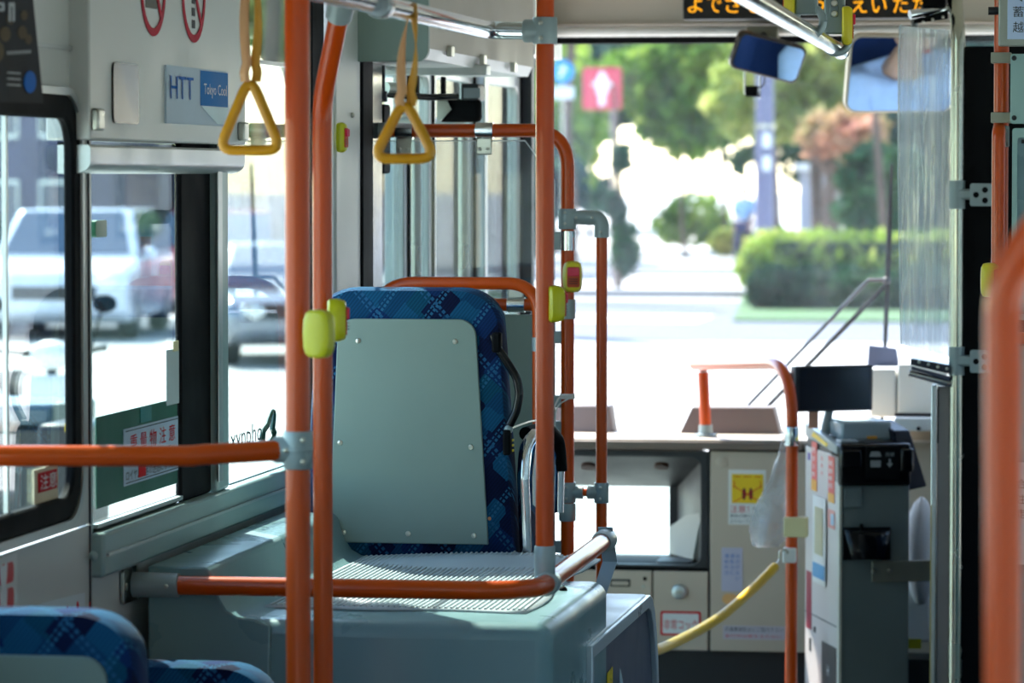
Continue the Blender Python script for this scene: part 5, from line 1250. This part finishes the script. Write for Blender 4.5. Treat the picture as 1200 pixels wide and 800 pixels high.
sit = dict(pelvis=(0,0,.62), chest=(0,.02,1.0), neck=(0,0,1.2), head0=(0,-.02,1.27), shl=(-.19,.0,1.12), ell=(-.27,-.18,.9), wrl=(-.17,-.42,.95), shr=(.19,0,1.12), elr=(.27,-.18,.9), wrr=(.17,-.42,.95),
           hipl=(-.1,-.05,.6), knl=(-.14,-.46,.62), anl=(-.14,-.5,.2), tol=(-.14,-.66,.15), hipr=(.1,-.05,.6), knr=(.14,-.46,.62), anr=(.14,-.5,.2), tor=(.14,-.66,.15))
person((.10, 10.2, 0), math.pi, sit, 'driver in light blue shirt mirrored in the interior mirrors, seated behind the partition', SHIRT, NAVY)
ST = thing('driver_chair', (.10, 10.0, 0), 'dark blue driver chair behind the black partition', 'chair')
NB = mat('navy seat cloth', (16, 46, 92), .85)
ob('backrest', M().box((-.16, 9.88, .5), (.36, 10.0, 1.32)), NB, ST, bev=.05, seg=4)
ob('headrest', M().box((-.02, 9.88, 1.33), (.22, 9.99, 1.52)), NB, ST, bev=.04, seg=4)
ob('seat_cushion', M().box((-.14, 9.98, .38), (.36, 10.45, .5)), NB, ST, bev=.04, seg=3)
ob('seat_post', M().box((.0, 10.05, 0), (.2, 10.35, .38)), DARK, ST, bev=.01)
SW = thing('steering_wheel', (.1, 10.72, .9), 'black steering wheel in front of the driver', 'wheel')
nn_ = V((0,-.5,.85)).normalized(); ux = V((1,0,0)); uy_ = nn_.cross(ux)
ob('wheel_rim', M().tube([V((.1,10.75,.9))+(ux*math.cos(a)+uy_*math.sin(a))*.22 for a in [k*2*math.pi/28 for k in range(29)]], .014, 8, caps=False), BLACKG, SW)
ob('column', M().tube([V((.1,10.75,.88)), V((.1,11.0,.5))], .03, 12), BLACK, SW)
for k in range(3):
    a = -math.pi/2+k*2.1; ob('spoke', M().tube([V((.1,10.75,.89)), V((.1,10.75,.9))+(ux*math.cos(a)+uy_*math.sin(a))*.215], .012, 8), BLACK, SW)
SD = thing('dash_device', (xpx(1035,11.45), 11.45, zc), 'small dark blue device on the dashboard at the base of the wiper', 'device')
ob('stand', M().box((xpx(1033,11.45), 11.44, zc), (xpx(1037,11.45), 11.46, PY(1035,425,11.45).z)), BLACK, SD)
ob('device_case', M().hexa([PY(1016,430,11.43),PY(1054,430,11.43),PY(1054,430,11.48),PY(1016,430,11.48),PY(1018,404,11.43),PY(1051,408,11.43),PY(1051,408,11.48),PY(1018,404,11.48)]), mat('slate blue shell', (92,100,128), .4), SD, bev=.004)
# wiper outside the windshield
WP = thing('windshield_wiper', (xpx(1040, 11.75), 11.76, .6), 'black windshield wiper with two thin arms outside the glass', 'wiper')
yw = 11.74
ob('blade', M().tube([PY(1045, 192, yw), PY(1041, 300, yw), PY(1037, 412, yw)], [.004,.009,.006], 8), BLACK, WP)
ob('arm', M().tube(arc_path([PY(1040, 328, yw), PY(1018, 328, yw+.01), PY(868, 484, yw+.02), V((PY(868,484,yw).x-.05, 11.56, .80))], .01), .006, 8), DARK, WP)
ob('arm', M().tube([PY(1038, 334, yw), PY(892, 484, yw+.03)], .007, 8), BLACK, WP)
ob('pivot', M().ball(PY(1039, 329, yw), .014, 10, 8), DARK, WP)
ob('blade_rubber', M().tube([PY(1046, 195, yw+.0), PY(1036, 412, yw)], .003, 6), BLACK, WP)
# ============================================================ OUTSIDE
ZG = -.35
PAVE = mat('pale concrete paving', (196, 192, 184), .9, var=.06, scale=.3)
ASPH = mat('grey asphalt', (92, 96, 104), .9, var=.1, scale=.5)
ob('ground', M().box((-160, -60, ZG-.3), (160, 400, ZG)), PAVE, kind='structure')
def gd(px, py): return PZ(px, py, ZG)
rd = ob('road', M().prism([(-90, gd(750, 400).y, ZG+.002), (60, gd(750, 400).y, ZG+.002), (60, gd(750, 352).y, ZG+.002), (-90, gd(750, 352).y, ZG+.002)], (0,0,.008)), ASPH, kind='structure')
ob('road_line', M().prism([(-60, gd(750, 378).y, ZG+.01), (gd(826, 375).x, gd(750, 378).y, ZG+.01), (gd(826, 375).x, gd(750, 371).y, ZG+.01), (-60, gd(750, 371).y, ZG+.01)], (0,0,.006)), mat('road marking white', (235,235,235), .8), rd)
ob('far_road', M().prism([(-90, gd(750, 323).y, ZG+.002), (60, gd(750, 323).y, ZG+.002), (60, gd(750, 313).y, ZG+.002), (-90, gd(750, 313).y, ZG+.002)], (0,0,.008)), ASPH, rd)
ob('kerb', M().box((-60, gd(750, 349).y, ZG), (gd(905, 350).x, gd(750, 346).y, ZG+.12)), mat('kerb stone', (130,130,128), .9), rd)

BARK = mat('tree bark', (92, 76, 66), .95, var=.3, bump=.5, bscale=12)
def leaves(cs, n, size, jit=1.0, flat=.3):
    m = M(); tot = sum(r[1]*r[1] for r in cs); vs = []; fs = []
    for c, r, sc in cs:
        k = int(n*r*r/tot)
        for _ in range(k):
            u = random.uniform(-1,1); a = random.uniform(0, 2*math.pi); rr_ = r*(random.random()**.33); s_ = math.sqrt(1-u*u)
            p = V(c)+V((s_*math.cos(a)*sc[0], s_*math.sin(a)*sc[1], u*sc[2]))*rr_
            s = size*random.uniform(.6, 1.4)
            d1 = V((random.gauss(0,1), random.gauss(0,1), random.gauss(0,1))).normalized()*s; d2 = V((random.gauss(0,1), random.gauss(0,1), random.gauss(0,1)*flat)).normalized()*s*.7
            b = len(vs); vs += [p-d1, p-d2*.8, p+d1, p+d2]; fs.append((b, b+1, b+2, b+3))
    m.v = vs; m.f = fs; return m
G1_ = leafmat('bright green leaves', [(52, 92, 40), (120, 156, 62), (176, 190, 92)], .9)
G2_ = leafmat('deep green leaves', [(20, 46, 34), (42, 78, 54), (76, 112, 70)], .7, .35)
G3_ = leafmat('autumn mixed leaves', [(110, 136, 84), (170, 146, 104), (222, 160, 140)], .8)
G4_ = leafmat('golden leaves', [(96, 122, 62), (160, 172, 92), (214, 206, 140)], .8)
G5_ = leafmat('blue green leaves', [(26, 52, 50), (46, 80, 74), (84, 116, 92)], .6, .35)
def tree(px, Y, r, zc_, lm, n, size, label, trunk=.18, blobs=None, tpx=None):
    x = PY(px, 205, Y).x
    T = thing('tree', (x, Y, ZG), label, 'tree', 'trees around the street')
    cs = []
    for _ in range(blobs or 7):
        a = random.uniform(0, 6.28); q_ = random.uniform(.0, .62)*r
        cs.append(((x+q_*math.cos(a), Y+q_*math.sin(a), zc_+random.uniform(-.42,.42)*r), r*random.uniform(.42,.62), (1,1,.85)))
    ob('foliage', leaves(cs, n, size), lm, T, kind='stuff', smooth=0)
    ztop = zc_
    pts = [V((x+.1, Y, ZG-.05)), V((x, Y, ZG+.6)), V((x-.1, Y+.05, ZG+(ztop-ZG)*.6)), V((x, Y, ztop))]
    m = M().tube(pts, [trunk*1.3, trunk, trunk*.8, trunk*.45], 10)
    tk = ob('trunk', m, BARK, T)
    for k in range(4 if trunk > .1 else 0):
        a = k*1.6+.5; b = pts[2].lerp(pts[3], .2*k); ob('branch', M().tube([b, b+V((math.cos(a)*r*.3, math.sin(a)*r*.3, r*.3)), b+V((math.cos(a)*r*.55, math.sin(a)*r*.55, r*.45))], [trunk*.4, trunk*.28, trunk*.12], 6), BARK, T)
    return T
def zat(py, Y): return PY(900, py, Y).z
TR = [ # px, Y, crown radius, crown centre y px, leaf, n, size, label
 (640, 96, 2.4, 60, G5_, 4200, .28, 'blue green tree behind the round blue sign'),
 (722, 98, 2.2, 72, G2_, 4200, .28, 'dark green tree above the red arrow sign'),
 (800, 90, 2.0, 98, G1_, 3600, .24, 'bright green tree in the middle of the windshield'),
 (850, 94, 1.5, 92, G1_, 2600, .24, 'yellow green tree left of the small mirror'),
 (905, 112, 3.6, 60, G1_, 4200, .30, 'green tree behind the street pole'),
 (960, 84, 2.2, 70, G4_, 3600, .22, 'golden green tree right of the small mirror'),
 (978, 74, 1.0, 165, G3_, 1100, .15, 'reddish maple under the large mirror'),
 (1040, 90, 3.2, 95, G5_, 4600, .28, 'blue green tree behind the clear screen'),
 (1020, 70, 1.1, 230, G2_, 2600, .15, 'low dark green tree behind the hedges'),
 (960, 125, 6.0, 60, G2_, 5600, .4, 'tall dark tree farthest back at the right'),
 (1110, 80, 3.0, 170, G5_, 3600, .28, 'green tree behind the driver side'),
 (690, 100, .7, 232, G5_, 1200, .14, 'small blue green tree in the bright gap'),
 (300, 62, 2.6, 60, G4_, 4200, .22, 'golden tree outside the side window beside the thick pole'),
 (225, 70, 2.9, 160, G2_, 5200, .24, 'dark green tree outside the middle side window'),
 (150, 84, 3.2, 150, G1_, 4600, .26, 'bright green tree behind the parked white car'),
 (40, 85, 3.2, 110, G4_, 3600, .28, 'golden tree above the grey building'),
 (-60, 95, 4.5, 90, G2_, 3600, .34, 'dark tree beyond the grey building'),
 (400, 90, 4.2, 90, G5_, 4200, .30, 'blue green tree seen past the door pillar'),
 (480, 82, 2.8, 210, G2_, 4200, .24, 'dark tree seen through the folding door'),
 (560, 88, 3.1, 150, G1_, 4200, .26, 'bright tree seen through the folding door'),
 (600, 74, 1.7, 225, G5_, 3200, .18, 'low blue green tree at the right of the folding door'),
]
TR += [
 (-200, 128, 7, 150, G2_, 7000, .5, 'tall dark tree in the far row, leftmost'), (-20, 132, 7, 190, G5_, 7000, .5, 'tall tree in the far row behind the grey building'),
 (130, 126, 7, 160, G2_, 7000, .5, 'tall dark tree in the far row behind the white van'), (290, 130, 7, 150, G5_, 7000, .5, 'tall tree in the far row beside the thick pole'),
 (440, 126, 6.5, 120, G2_, 7000, .5, 'tall dark tree in the far row behind the door pillar'), (585, 132, 6.5, 110, G5_, 7000, .5, 'tall tree in the far row behind the clear partition'),
 (690, 140, 3.6, 30, G2_, 6000, .4, 'dark far row tree above the bright gap at its left'), (850, 138, 3.6, 20, G1_, 6000, .4, 'green far row tree above the bright gap at its right'),
 (1060, 136, 7, 120, G2_, 7000, .5, 'tall far row tree behind the large mirror'),
]
for px, Y, r, cy, lm, n, s, lab in TR: tree(px, Y, r, zat(cy, Y), lm, n, s, lab, trunk=.05 if 640 < px < 900 else .16 if r < 2.4 else .26)
# bare trunks near the road
def trunk(px, Y, y0, r, label):
    T = thing('bare_tree', (PY(px,205,Y).x, Y, ZG), label, 'tree')
    x = PY(px,205,Y).x
    ob('bark', M().tube([V((x, Y, ZG-.05)), V((x+.05, Y, ZG+1)), V((x-.1, Y, 2.5)), V((x+.15, Y, 7))], [r*1.3, r, r*.9, r*.8], 12), BARK, T)
    if r > .11: ob('branch', M().tube([V((x, Y, 2.4)), V((x+.6, Y, 3.6)), V((x+1.0, Y, 5))], [r*.5, r*.35, r*.2], 8), BARK, T)
trunk(670, 72, 0, .10, 'dark tree trunk just right of the centre pole')
trunk(325, 46, 0, .12, 'brown tree trunk outside the side window beside the thick pole')
trunk(590, 60, 0, .2, 'dark trunk seen through the clear partition')
trunk(533, 48, 0, .34, 'broad dark trunk seen through the clear partition')
trunk(1033, 66, 0, .07, 'thin slanted grey trunk below the large mirror')
# bare young tree
YT = 66; T = thing('young_tree', (PY(725,205,YT).x, YT, ZG), 'slim young tree with sparse foliage beside the red arrow sign', 'tree')
x = PY(725,205,YT).x
ob('trunk', M().tube([V((x,YT,ZG)), V((x+.03,YT,1.2)), V((x-.08,YT,3.2))], [.07,.05,.03], 8), BARK, T)
ob('foliage', leaves([((x+.12,YT,.35),.45,(.55,.55,1.2)),((x-.05,YT,1.0),.3,(.6,.6,1.2)),((x+.05,YT,1.9),.25,(.7,.7,1.2))], 700, .10), G2_, T, kind='stuff', smooth=0)
# hedges and lawn at the right
def hedge(px0, px1, Y, dy, ytop, lm, label, n=9000, s=.11):
    a, b = PY(px0,205,Y).x, PY(px1,205,Y).x; zt_ = zat(ytop, Y)
    T = thing('hedge', ((a+b)/2, Y, ZG), label, 'hedge', 'clipped hedges at the roadside')
    cs = []; k = max(3, int((b-a)/.5))
    for i in range(k+1): cs.append(((a+(b-a)*i/k, Y+dy/2, (ZG+zt_)/2+random.uniform(-.05,.05)), (zt_-ZG)/2*1.08, (1.1, dy/(zt_-ZG), 1)))
    ob('foliage', leaves(cs, n, s), lm, T, kind='stuff', smooth=0)
    ob('core', M().box((a, Y+.15, ZG), (b, Y+dy-.15, zt_-.15)), mat('hedge core', (34, 56, 34), .9, var=.3), T)
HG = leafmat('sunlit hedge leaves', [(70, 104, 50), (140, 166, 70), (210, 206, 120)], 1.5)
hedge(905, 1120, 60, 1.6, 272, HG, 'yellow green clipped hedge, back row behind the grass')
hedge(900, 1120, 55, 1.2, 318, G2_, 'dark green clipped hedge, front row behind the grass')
LW = mat('lawn grass', (66, 100, 52), .95, var=.25, scale=3)
Y_a, Y_b = gd(900, 378).y, gd(900, 345).y
lw = ob('lawn', M().prism([(gd(858, 378).x, Y_a, ZG-.0), (8, Y_a, ZG-.0), (8, Y_b, ZG), (gd(872,345).x, Y_b, ZG)], (0,0,.05)), LW, kind='structure', bev=.05)
T = thing('bush', (PY(807,205,98).x, 98, ZG), 'rounded blue green bush in the bright middle distance', 'bush', 'far bushes')
ob('foliage', leaves([((PY(790,205,98).x,98,.35),.6,(1,1,.9)),((PY(815,205,98).x,98,.5),.8,(1.1,1,.9)),((PY(838,205,98).x,98,.2),.5,(1,1,.9))], 1800, .12), G1_, T, kind='stuff', smooth=0)
T = thing('bush', (PY(875,205,92).x, 92, ZG), 'yellow bush beside the walking person', 'bush', 'far bushes')
ob('foliage', leaves([((PY(848,205,92).x,92,-.0),.35,(1,1,.9)),((PY(868,205,92).x,92,.05),.4,(1.1,1,.8))], 1200, .1), G4_, T, kind='stuff', smooth=0)
# street pole
YP = 66; x = PY(896,205,YP).x
SPm = mat('weathered purple grey pole', (112, 112, 138), .6)
T = thing('street_pole', (x, YP, ZG), 'tall grey utility pole with small white plates', 'pole')
ob('shaft', M().tube([V((x,YP,ZG)), V((x,YP,7.5))], [.17,.13], 16), SPm, T)
for y in (165, 192): ob('plate', M().prism(rr(Fr((0,YP-.2,0),(1,0,0),(0,0,1)), PY(899,y,YP).x-.06, zat(y+8,YP), PY(899,y,YP).x+.08, zat(y-9,YP), .02), (0,.02,0)), WHITE, T)
ob('band', M().cyl((x,YP,zat(150,YP)), (x,YP,zat(146,YP)), .18, 16), STEEL, T)
# signs
YS_ = 67; x = PY(717,205,YS_).x
T = thing('arrow_sign', (x, YS_, ZG), 'red square sign with a white tree shaped arrow on a thin post', 'sign')
ob('post', M().cyl((x,YS_+.03,ZG), (x,YS_+.03,zat(80,YS_)), .03, 10), mat('pale post paint', (150,135,130), .5), T)
f = Fr((0,YS_,0),(1,0,0),(0,0,1)); xc2, zc3 = PY(705.5,205,YS_).x, zat(103,YS_)
plate('sign_face', f, xc2-.345, zc3-.37, xc2+.345, zc3+.37, mat('rose red sign', (226, 66, 92), .5), T, t=.02, r=.05)
sh = [(0,.31),(.07,.25),(.09,.17),(.19,.07),(.15,.03),(.11,.05),(.11,-.08),(.07,-.1),(.06,-.3),(-.06,-.3),(-.07,-.1),(-.11,-.08),(-.11,.05),(-.15,.03),(-.19,.07),(-.09,.17),(-.07,.25)]
ob('white_symbol', M().prism([f.p(xc2+a, zc3+b, .021) for a, b in sh], f.N*.004), WHP, T)
x = PY(659,205,65).x
T = thing('round_sign', (x, 65, ZG), 'round blue sign above a white plate beside the centre pole', 'sign')
ob('post', M().cyl((x,65.03,ZG), (x,65.03,zat(70,65)), .03, 10), STEEL, T)
f = Fr((0,65,0),(1,0,0),(0,0,1)); m = M().prism([f.p(x+.2*math.cos(a), zat(83,65)+.2*math.sin(a), .0) for a in [k*math.pi/14 for k in range(28)]], f.N*.02)
ob('sign_disc', m, mat('cyan blue sign', (20, 160, 225), .5), T)
ob('disc_arrow', M().prism([f.p(x+a, zat(83,65)+b, .021) for a, b in ((-.08,-.1),(-.02,.02),(-.08,.02),(.03,.13),(.10,0),(.04,.02),(0,-.1))], f.N*.003), WHP, T)
plate('white_plate', f, x-.2, zat(115,65), x+.2, zat(101,65), WHP, T, t=.02)
# person walking far off
stand = dict(pelvis=(0,0,.95), chest=(0,0,1.3), neck=(0,0,1.48), head0=(0,0,1.54), shl=(-.19,0,1.41), ell=(-.23,.08,1.14), wrl=(-.22,.0,.92), shr=(.19,0,1.41), elr=(.23,-.06,1.14), wrr=(.22,-.16,.94),
             hipl=(-.09,0,.9), knl=(-.11,-.14,.5), anl=(-.11,-.08,.08), tol=(-.11,-.24,.03), hipr=(.09,0,.9), knr=(.11,.06,.5), anr=(.11,.26,.1), tor=(.11,.14,.04))
person((PY(872,205,80).x, 80, ZG), -.35, stand, 'distant person walking in a light blue top, dark trousers and white hat', mat('pale blue top', (160,190,220), .8), mat('dark trousers', (60,60,90), .8), mat('white hat cloth', (235,232,230), .8))
# kiosk and buildings
T = thing('white_kiosk', (PY(957,205,88).x, 88, ZG), 'small white roadside hut behind the hedges', 'building')
x = PY(957,205,88).x
ob('wall', M().box((x-.4, 88, ZG), (x+.35, 89.5, zat(200,88))), mat('hut lilac grey wall', (170,170,180), .8), T)
ob('roof', M().box((x-.5, 87.8, zat(200,88)), (x+.45, 89.7, zat(192,88))), WHITE, T, bev=.03)
ob('door', M().box((x-.1, 87.97, ZG), (x+.25, 88, zat(235,88))), mat('hut door', (130,150,150), .6), T)
def building(pxa, pxb, Y, ytop, label, wall, nx, nz, lit=False):
    a, b = PY(pxa,205,Y).x, PY(pxb,205,Y).x; zt_ = zat(ytop, Y)
    T = thing('building', ((a+b)/2, Y, ZG), label, 'building', 'street buildings')
    ob('wall', M().box((a, Y, ZG), (b, Y+8, zt_)), wall, T); ob('roof_edge', M().box((a-.2, Y-.2, zt_), (b+.2, Y+8.2, zt_+.25)), CREAM, T)
    for i in range(nx):
        for j in range(nz):
            w = (b-a)/nx; h = (zt_-ZG-.6)/nz; cx = a+w*(i+.5); cz = ZG+.6+h*(j+.5)
            fr_ = ob('window_frame', M().box((cx-w*.32, Y-.05, cz-h*.3), (cx+w*.32, Y+.02, cz+h*.3)), ALU, T)
            ob('window_pane', M().box((cx-w*.28, Y-.07, cz-h*.26), (cx+w*.28, Y-.05, cz+h*.26)), mat('far glass', (70,84,104), .15), fr_)
    return T
building(-160, 100, 58, 60, 'blue grey building outside the rounded side window', mat('lavender grey wall', (62,66,92), .9, var=.4, scale=.9), 4, 2)
building(262, 300, 62, 175, 'grey green low building outside the third side window', mat('grey green wall', (120,150,140), .8), 2, 1)
building(-420, -180, 62, 40, 'brown building farther left out of the side window', mat('brown grey wall', (150,138,122), .8), 4, 2)
# wooden posts / golden wall beside pole
T = thing('slatted_screen', (PY(318,205,56).x, 56, ZG), 'pale ochre slatted screen outside the third side window', 'screen')
for k in range(4):
    xx = PY(300+k*9,205,56).x; ob('slat', M().box((xx-.04, 56, ZG), (xx+.04, 56.06, 3.4)), mat('ochre timber', (190,160,110), .8), T)

# cars
TYRE = mat('tyre', (22,22,24), .8); CGL = mat('car glass', (60, 82, 104), .08, .2); HUB = mat('hub', (170,172,176), .3, .8)
def car(px, Y, rz, paint, label, van=False, k=1.0):
    x = PY(px,205,Y).x; T = thing('car', (x, Y, ZG), label, 'car', 'parked vehicles outside', rz=rz); X_m = xf(T)
    L_, Wd, H_ = (4.4*k, 1.78*k, 1.55*k) if not van else (4.9, 1.9, 2.1)
    def Q(a, b, c): return X_m @ V((a, b, c))
    # length along local Y, front at -Y
    lo = [(-L_/2, .35), (-L_/2, .75*k), (-L_/2+.15, .88*k), (-L_/2+1.05*k, 1.0*k), (L_/2-.12, 1.02*k), (L_/2, .85*k), (L_/2, .35), (L_/2-.3, .22), (-L_/2+.3, .22)]
    m = M(); m.prism([Q(-Wd/2, y, z) for y, z in lo], X_m.to_3x3() @ V((Wd,0,0))); ob('body', m, paint, T, bev=.08, seg=3)
    c0, c1 = (-L_/2+.95*k, -L_/2+1.65*k) if not van else (-L_/2+.35, -L_/2+1.0)
    up = [(c0, .98*k), (c1, H_), (L_/2-.55, H_), (L_/2-.1, 1.0*k)]; w2 = Wd/2-.02; w3 = Wd/2-.2
    m = M(); vs = [Q(s*w2, up[0][0], up[0][1]) if 0 else None for s in ()]
    vs = [Q(-w2, up[0][0], up[0][1]), Q(w2, up[0][0], up[0][1]), Q(w2, up[3][0], up[3][1]), Q(-w2, up[3][0], up[3][1]), Q(-w3, up[1][0], up[1][1]), Q(w3, up[1][0], up[1][1]), Q(w3, up[2][0], up[2][1]), Q(-w3, up[2][0], up[2][1])]
    cab_ = ob('cabin', m.hexa(vs), paint, T, bev=.06, seg=3)
    def inset(q, nrm, f_=.12, out=.012):
        c = sum(q, V((0,0,0)))/4; q2 = [p.lerp(c, f_) + nrm*out for p in q]; return M().prism(q2, nrm*.01)
    for ids in ((0,1,5,4), (2,3,7,6), (1,2,6,5), (3,0,4,7)):
        q_ = [vs[i] for i in ids]; nr = (q_[1]-q_[0]).cross(q_[3]-q_[0]).normalized(); ob('glass', inset(q_, nr), CGL, T)
    for sx in (-1, 1):
        for sy in (-1, 1):
            c = (sx*(Wd/2-.12), sy*(L_/2-.85*k), .33*k)
            w = ob('wheel', M().lathe(Q(*c)-(X_m.to_3x3() @ V((sx*.11,0,0))), X_m.to_3x3() @ V((sx,0,0)), [(0,.26*k),(.02,.32*k),(.2,.32*k),(.23,.28*k)], 20), TYRE, T)
            ob('hub', M().lathe(Q(*c)+(X_m.to_3x3() @ V((sx*.10,0,0))), X_m.to_3x3() @ V((sx,0,0)), [(0,.19*k),(.03,.17*k)], 12), HUB, w)
        ob('headlamp', M().ball(Q(sx*(Wd/2-.28), -L_/2+.03, .72*k), .15, 10, 8, (1,.5,.6)), WHITE, T)
        ob('tail_lamp', M().ball(Q(sx*(Wd/2-.18), L_/2-.02, .8*k), .13, 10, 8, (.8,.4,1.2)), RED, T)
        ob('wing_mirror', M().ball(Q(sx*(Wd/2+.08), c0+.35, 1.02*k), .1, 10, 8, (1,.6,.8)), paint, T)
    ob('grille', M().hexa([Q(a, b, c) for a, b, c in ((-.5,-L_/2-.02,.5),(.5,-L_/2-.02,.5),(.5,-L_/2+.02,.5),(-.5,-L_/2+.02,.5),(-.5,-L_/2-.02,.66),(.5,-L_/2-.02,.66),(.5,-L_/2+.02,.66),(-.5,-L_/2+.02,.66))]), DARK, T)
    return T
WC = mat('white car paint', (215, 220, 232), .2, coat=.5); RC = mat('red car paint', (170, 40, 50), .25, coat=.5); SC = mat('silver car paint', (150, 155, 165), .25, .5)
car(95, 46, .12, WC, 'white car facing the bus outside the rounded side window')
car(-75, 48, 3.3, RC, 'red car with lit tail lamp beside the white car')
car(285, 52, .5, RC, 'dark red car outside the third side window', k=.95)
car(318, 40, .35, SC, 'silver car low outside the third side window', k=.8)
car(178, 70, -.1, WC, 'white van behind the middle side window', van=True)


# scooter
def scooter(px, Y, label):
    x = PY(px,205,Y).x; T = thing('scooter', (x, Y, ZG), label, 'scooter', rz=.5); X_m = xf(T)
    def Q(a, b, c): return X_m @ V((a, b, c))
    for y in (-.6, .6):
        w = ob('wheel', M().tube([Q(0, y+.2*math.cos(a), .24+.2*math.sin(a)) for a in [k*2*math.pi/20 for k in range(21)]], .045, 8, caps=False), TYRE, T); ob('hub', M().lathe(Q(-.04, y, .24), X_m.to_3x3() @ V((1,0,0)), [(0,.1),(.08,.1)], 12), HUB, w)
    ob('front_shield', M().prism([Q(-.18,-.42,.35), Q(.18,-.42,.35), Q(.16,-.36,.85), Q(-.16,-.36,.85)], X_m.to_3x3() @ V((0,-.1,.02))), WHITE, T, bev=.04, seg=3)
    ob('body_shell', M().prism([Q(-.14,-.1,.3), Q(-.14,.75,.4), Q(-.14,.7,.72), Q(-.14,.1,.68)], X_m.to_3x3() @ V((.28,0,0))), WHITE, T, bev=.05, seg=3)
    ob('seat', M().hexa([Q(-.13,.08,.7),Q(.13,.08,.7),Q(.13,.72,.74),Q(-.13,.72,.74),Q(-.1,.1,.78),Q(.1,.1,.78),Q(.1,.7,.84),Q(-.1,.7,.84)]), BLACK, T, bev=.03)
    ob('footboard', M().box(Q(-.15,-.4,.28)-V((0,0,0)), Q(.15,.0,.34)), DARK, T)
    ob('fork', M().tube([Q(0,-.6,.24), Q(0,-.42,.7), Q(0,-.36,.95)], .03, 8), DARK, T)
    ob('handlebar', M().tube(arc_path([Q(-.34,-.25,1.0), Q(-.15,-.36,.98), Q(.15,-.36,.98), Q(.34,-.25,1.0)], .06), .016, 8), BLACK, T)
    ob('headset', M().ball(Q(0,-.38,.97), .12, 12, 8, (1.1,.8,.7)), WHITE, T)
    for s in (-1, 1):
        ob('mirror_stalk', M().tube([Q(s*.24,-.3,1.0), Q(s*.3,-.3,1.2)], .008, 6), BLACK, T); ob('mirror', M().ball(Q(s*.32,-.3,1.25), .075, 12, 8, (1,.3,.7)), BLACK, T)
    ob('tail_lamp', M().ball(Q(0,.78,.66), .07, 10, 8), RED, T)
    return T
scooter(42, 21, 'white scooter with black mirrors parked outside the rounded side window')
x = PY(35,205,13).x
T = thing('equipment_crate', (x, 13, ZG), 'dark box with pale lid corner low outside the rounded side window', 'box')
ob('crate_body', M().box((PY(-60,0,13).x, 13, ZG), (PY(58,0,13).x, 13.6, zat(508,13))), mat('dark green black box', (22,34,40), .35), T, bev=.02)
ob('crate_lid', M().box((PY(-60,0,13).x, 12.98, zat(508,13)), (PY(60,0,13).x, 13.5, zat(482,13))), mat('grey lid', (70,92,104), .3), T, bev=.02)
ob('side_case', M().box((PY(40,0,12.6).x, 12.6, ZG), (PY(95,0,12.6).x, 12.95, zat(506,12.6))), DARK, T, bev=.02)
ob('pale_panel', M().box((PY(58,0,13).x, 13.0, zat(508,13)), (PY(84,0,13).x, 13.3, zat(480,13))), mat('grey green panel', (110,120,112), .4), T, bev=.01)
ob('yellow_mark', M().box((PY(76,0,12.6).x, 12.58, zat(514,12.6)), (PY(80,0,12.6).x, 12.6, zat(505,12.6))), SPYEL, T)

# unseen building added across the street to darken reflections and block sky
RB = thing('building', (11, 15, ZG), 'long grey building added out of view on the driver side to darken reflections', 'building', 'street buildings')
ob('wall', M().box((11, -25, ZG), (19, 60, 7.5)), mat('mid grey facade', (96, 100, 104), .8, var=.2), RB)
for i in range(20):
    for j in range(2):
        y = -22+i*4; z = .8+j*3.4
        fr_ = ob('window_frame', M().box((10.95, y, z), (11.02, y+2.2, z+1.9)), ALU, RB); ob('window_pane', M().box((10.92, y+.1, z+.1), (10.95, y+2.1, z+1.8)), mat('far glass two', (50,62,80), .15) if i+j == 0 else bpy.data.materials['far glass two'], fr_)
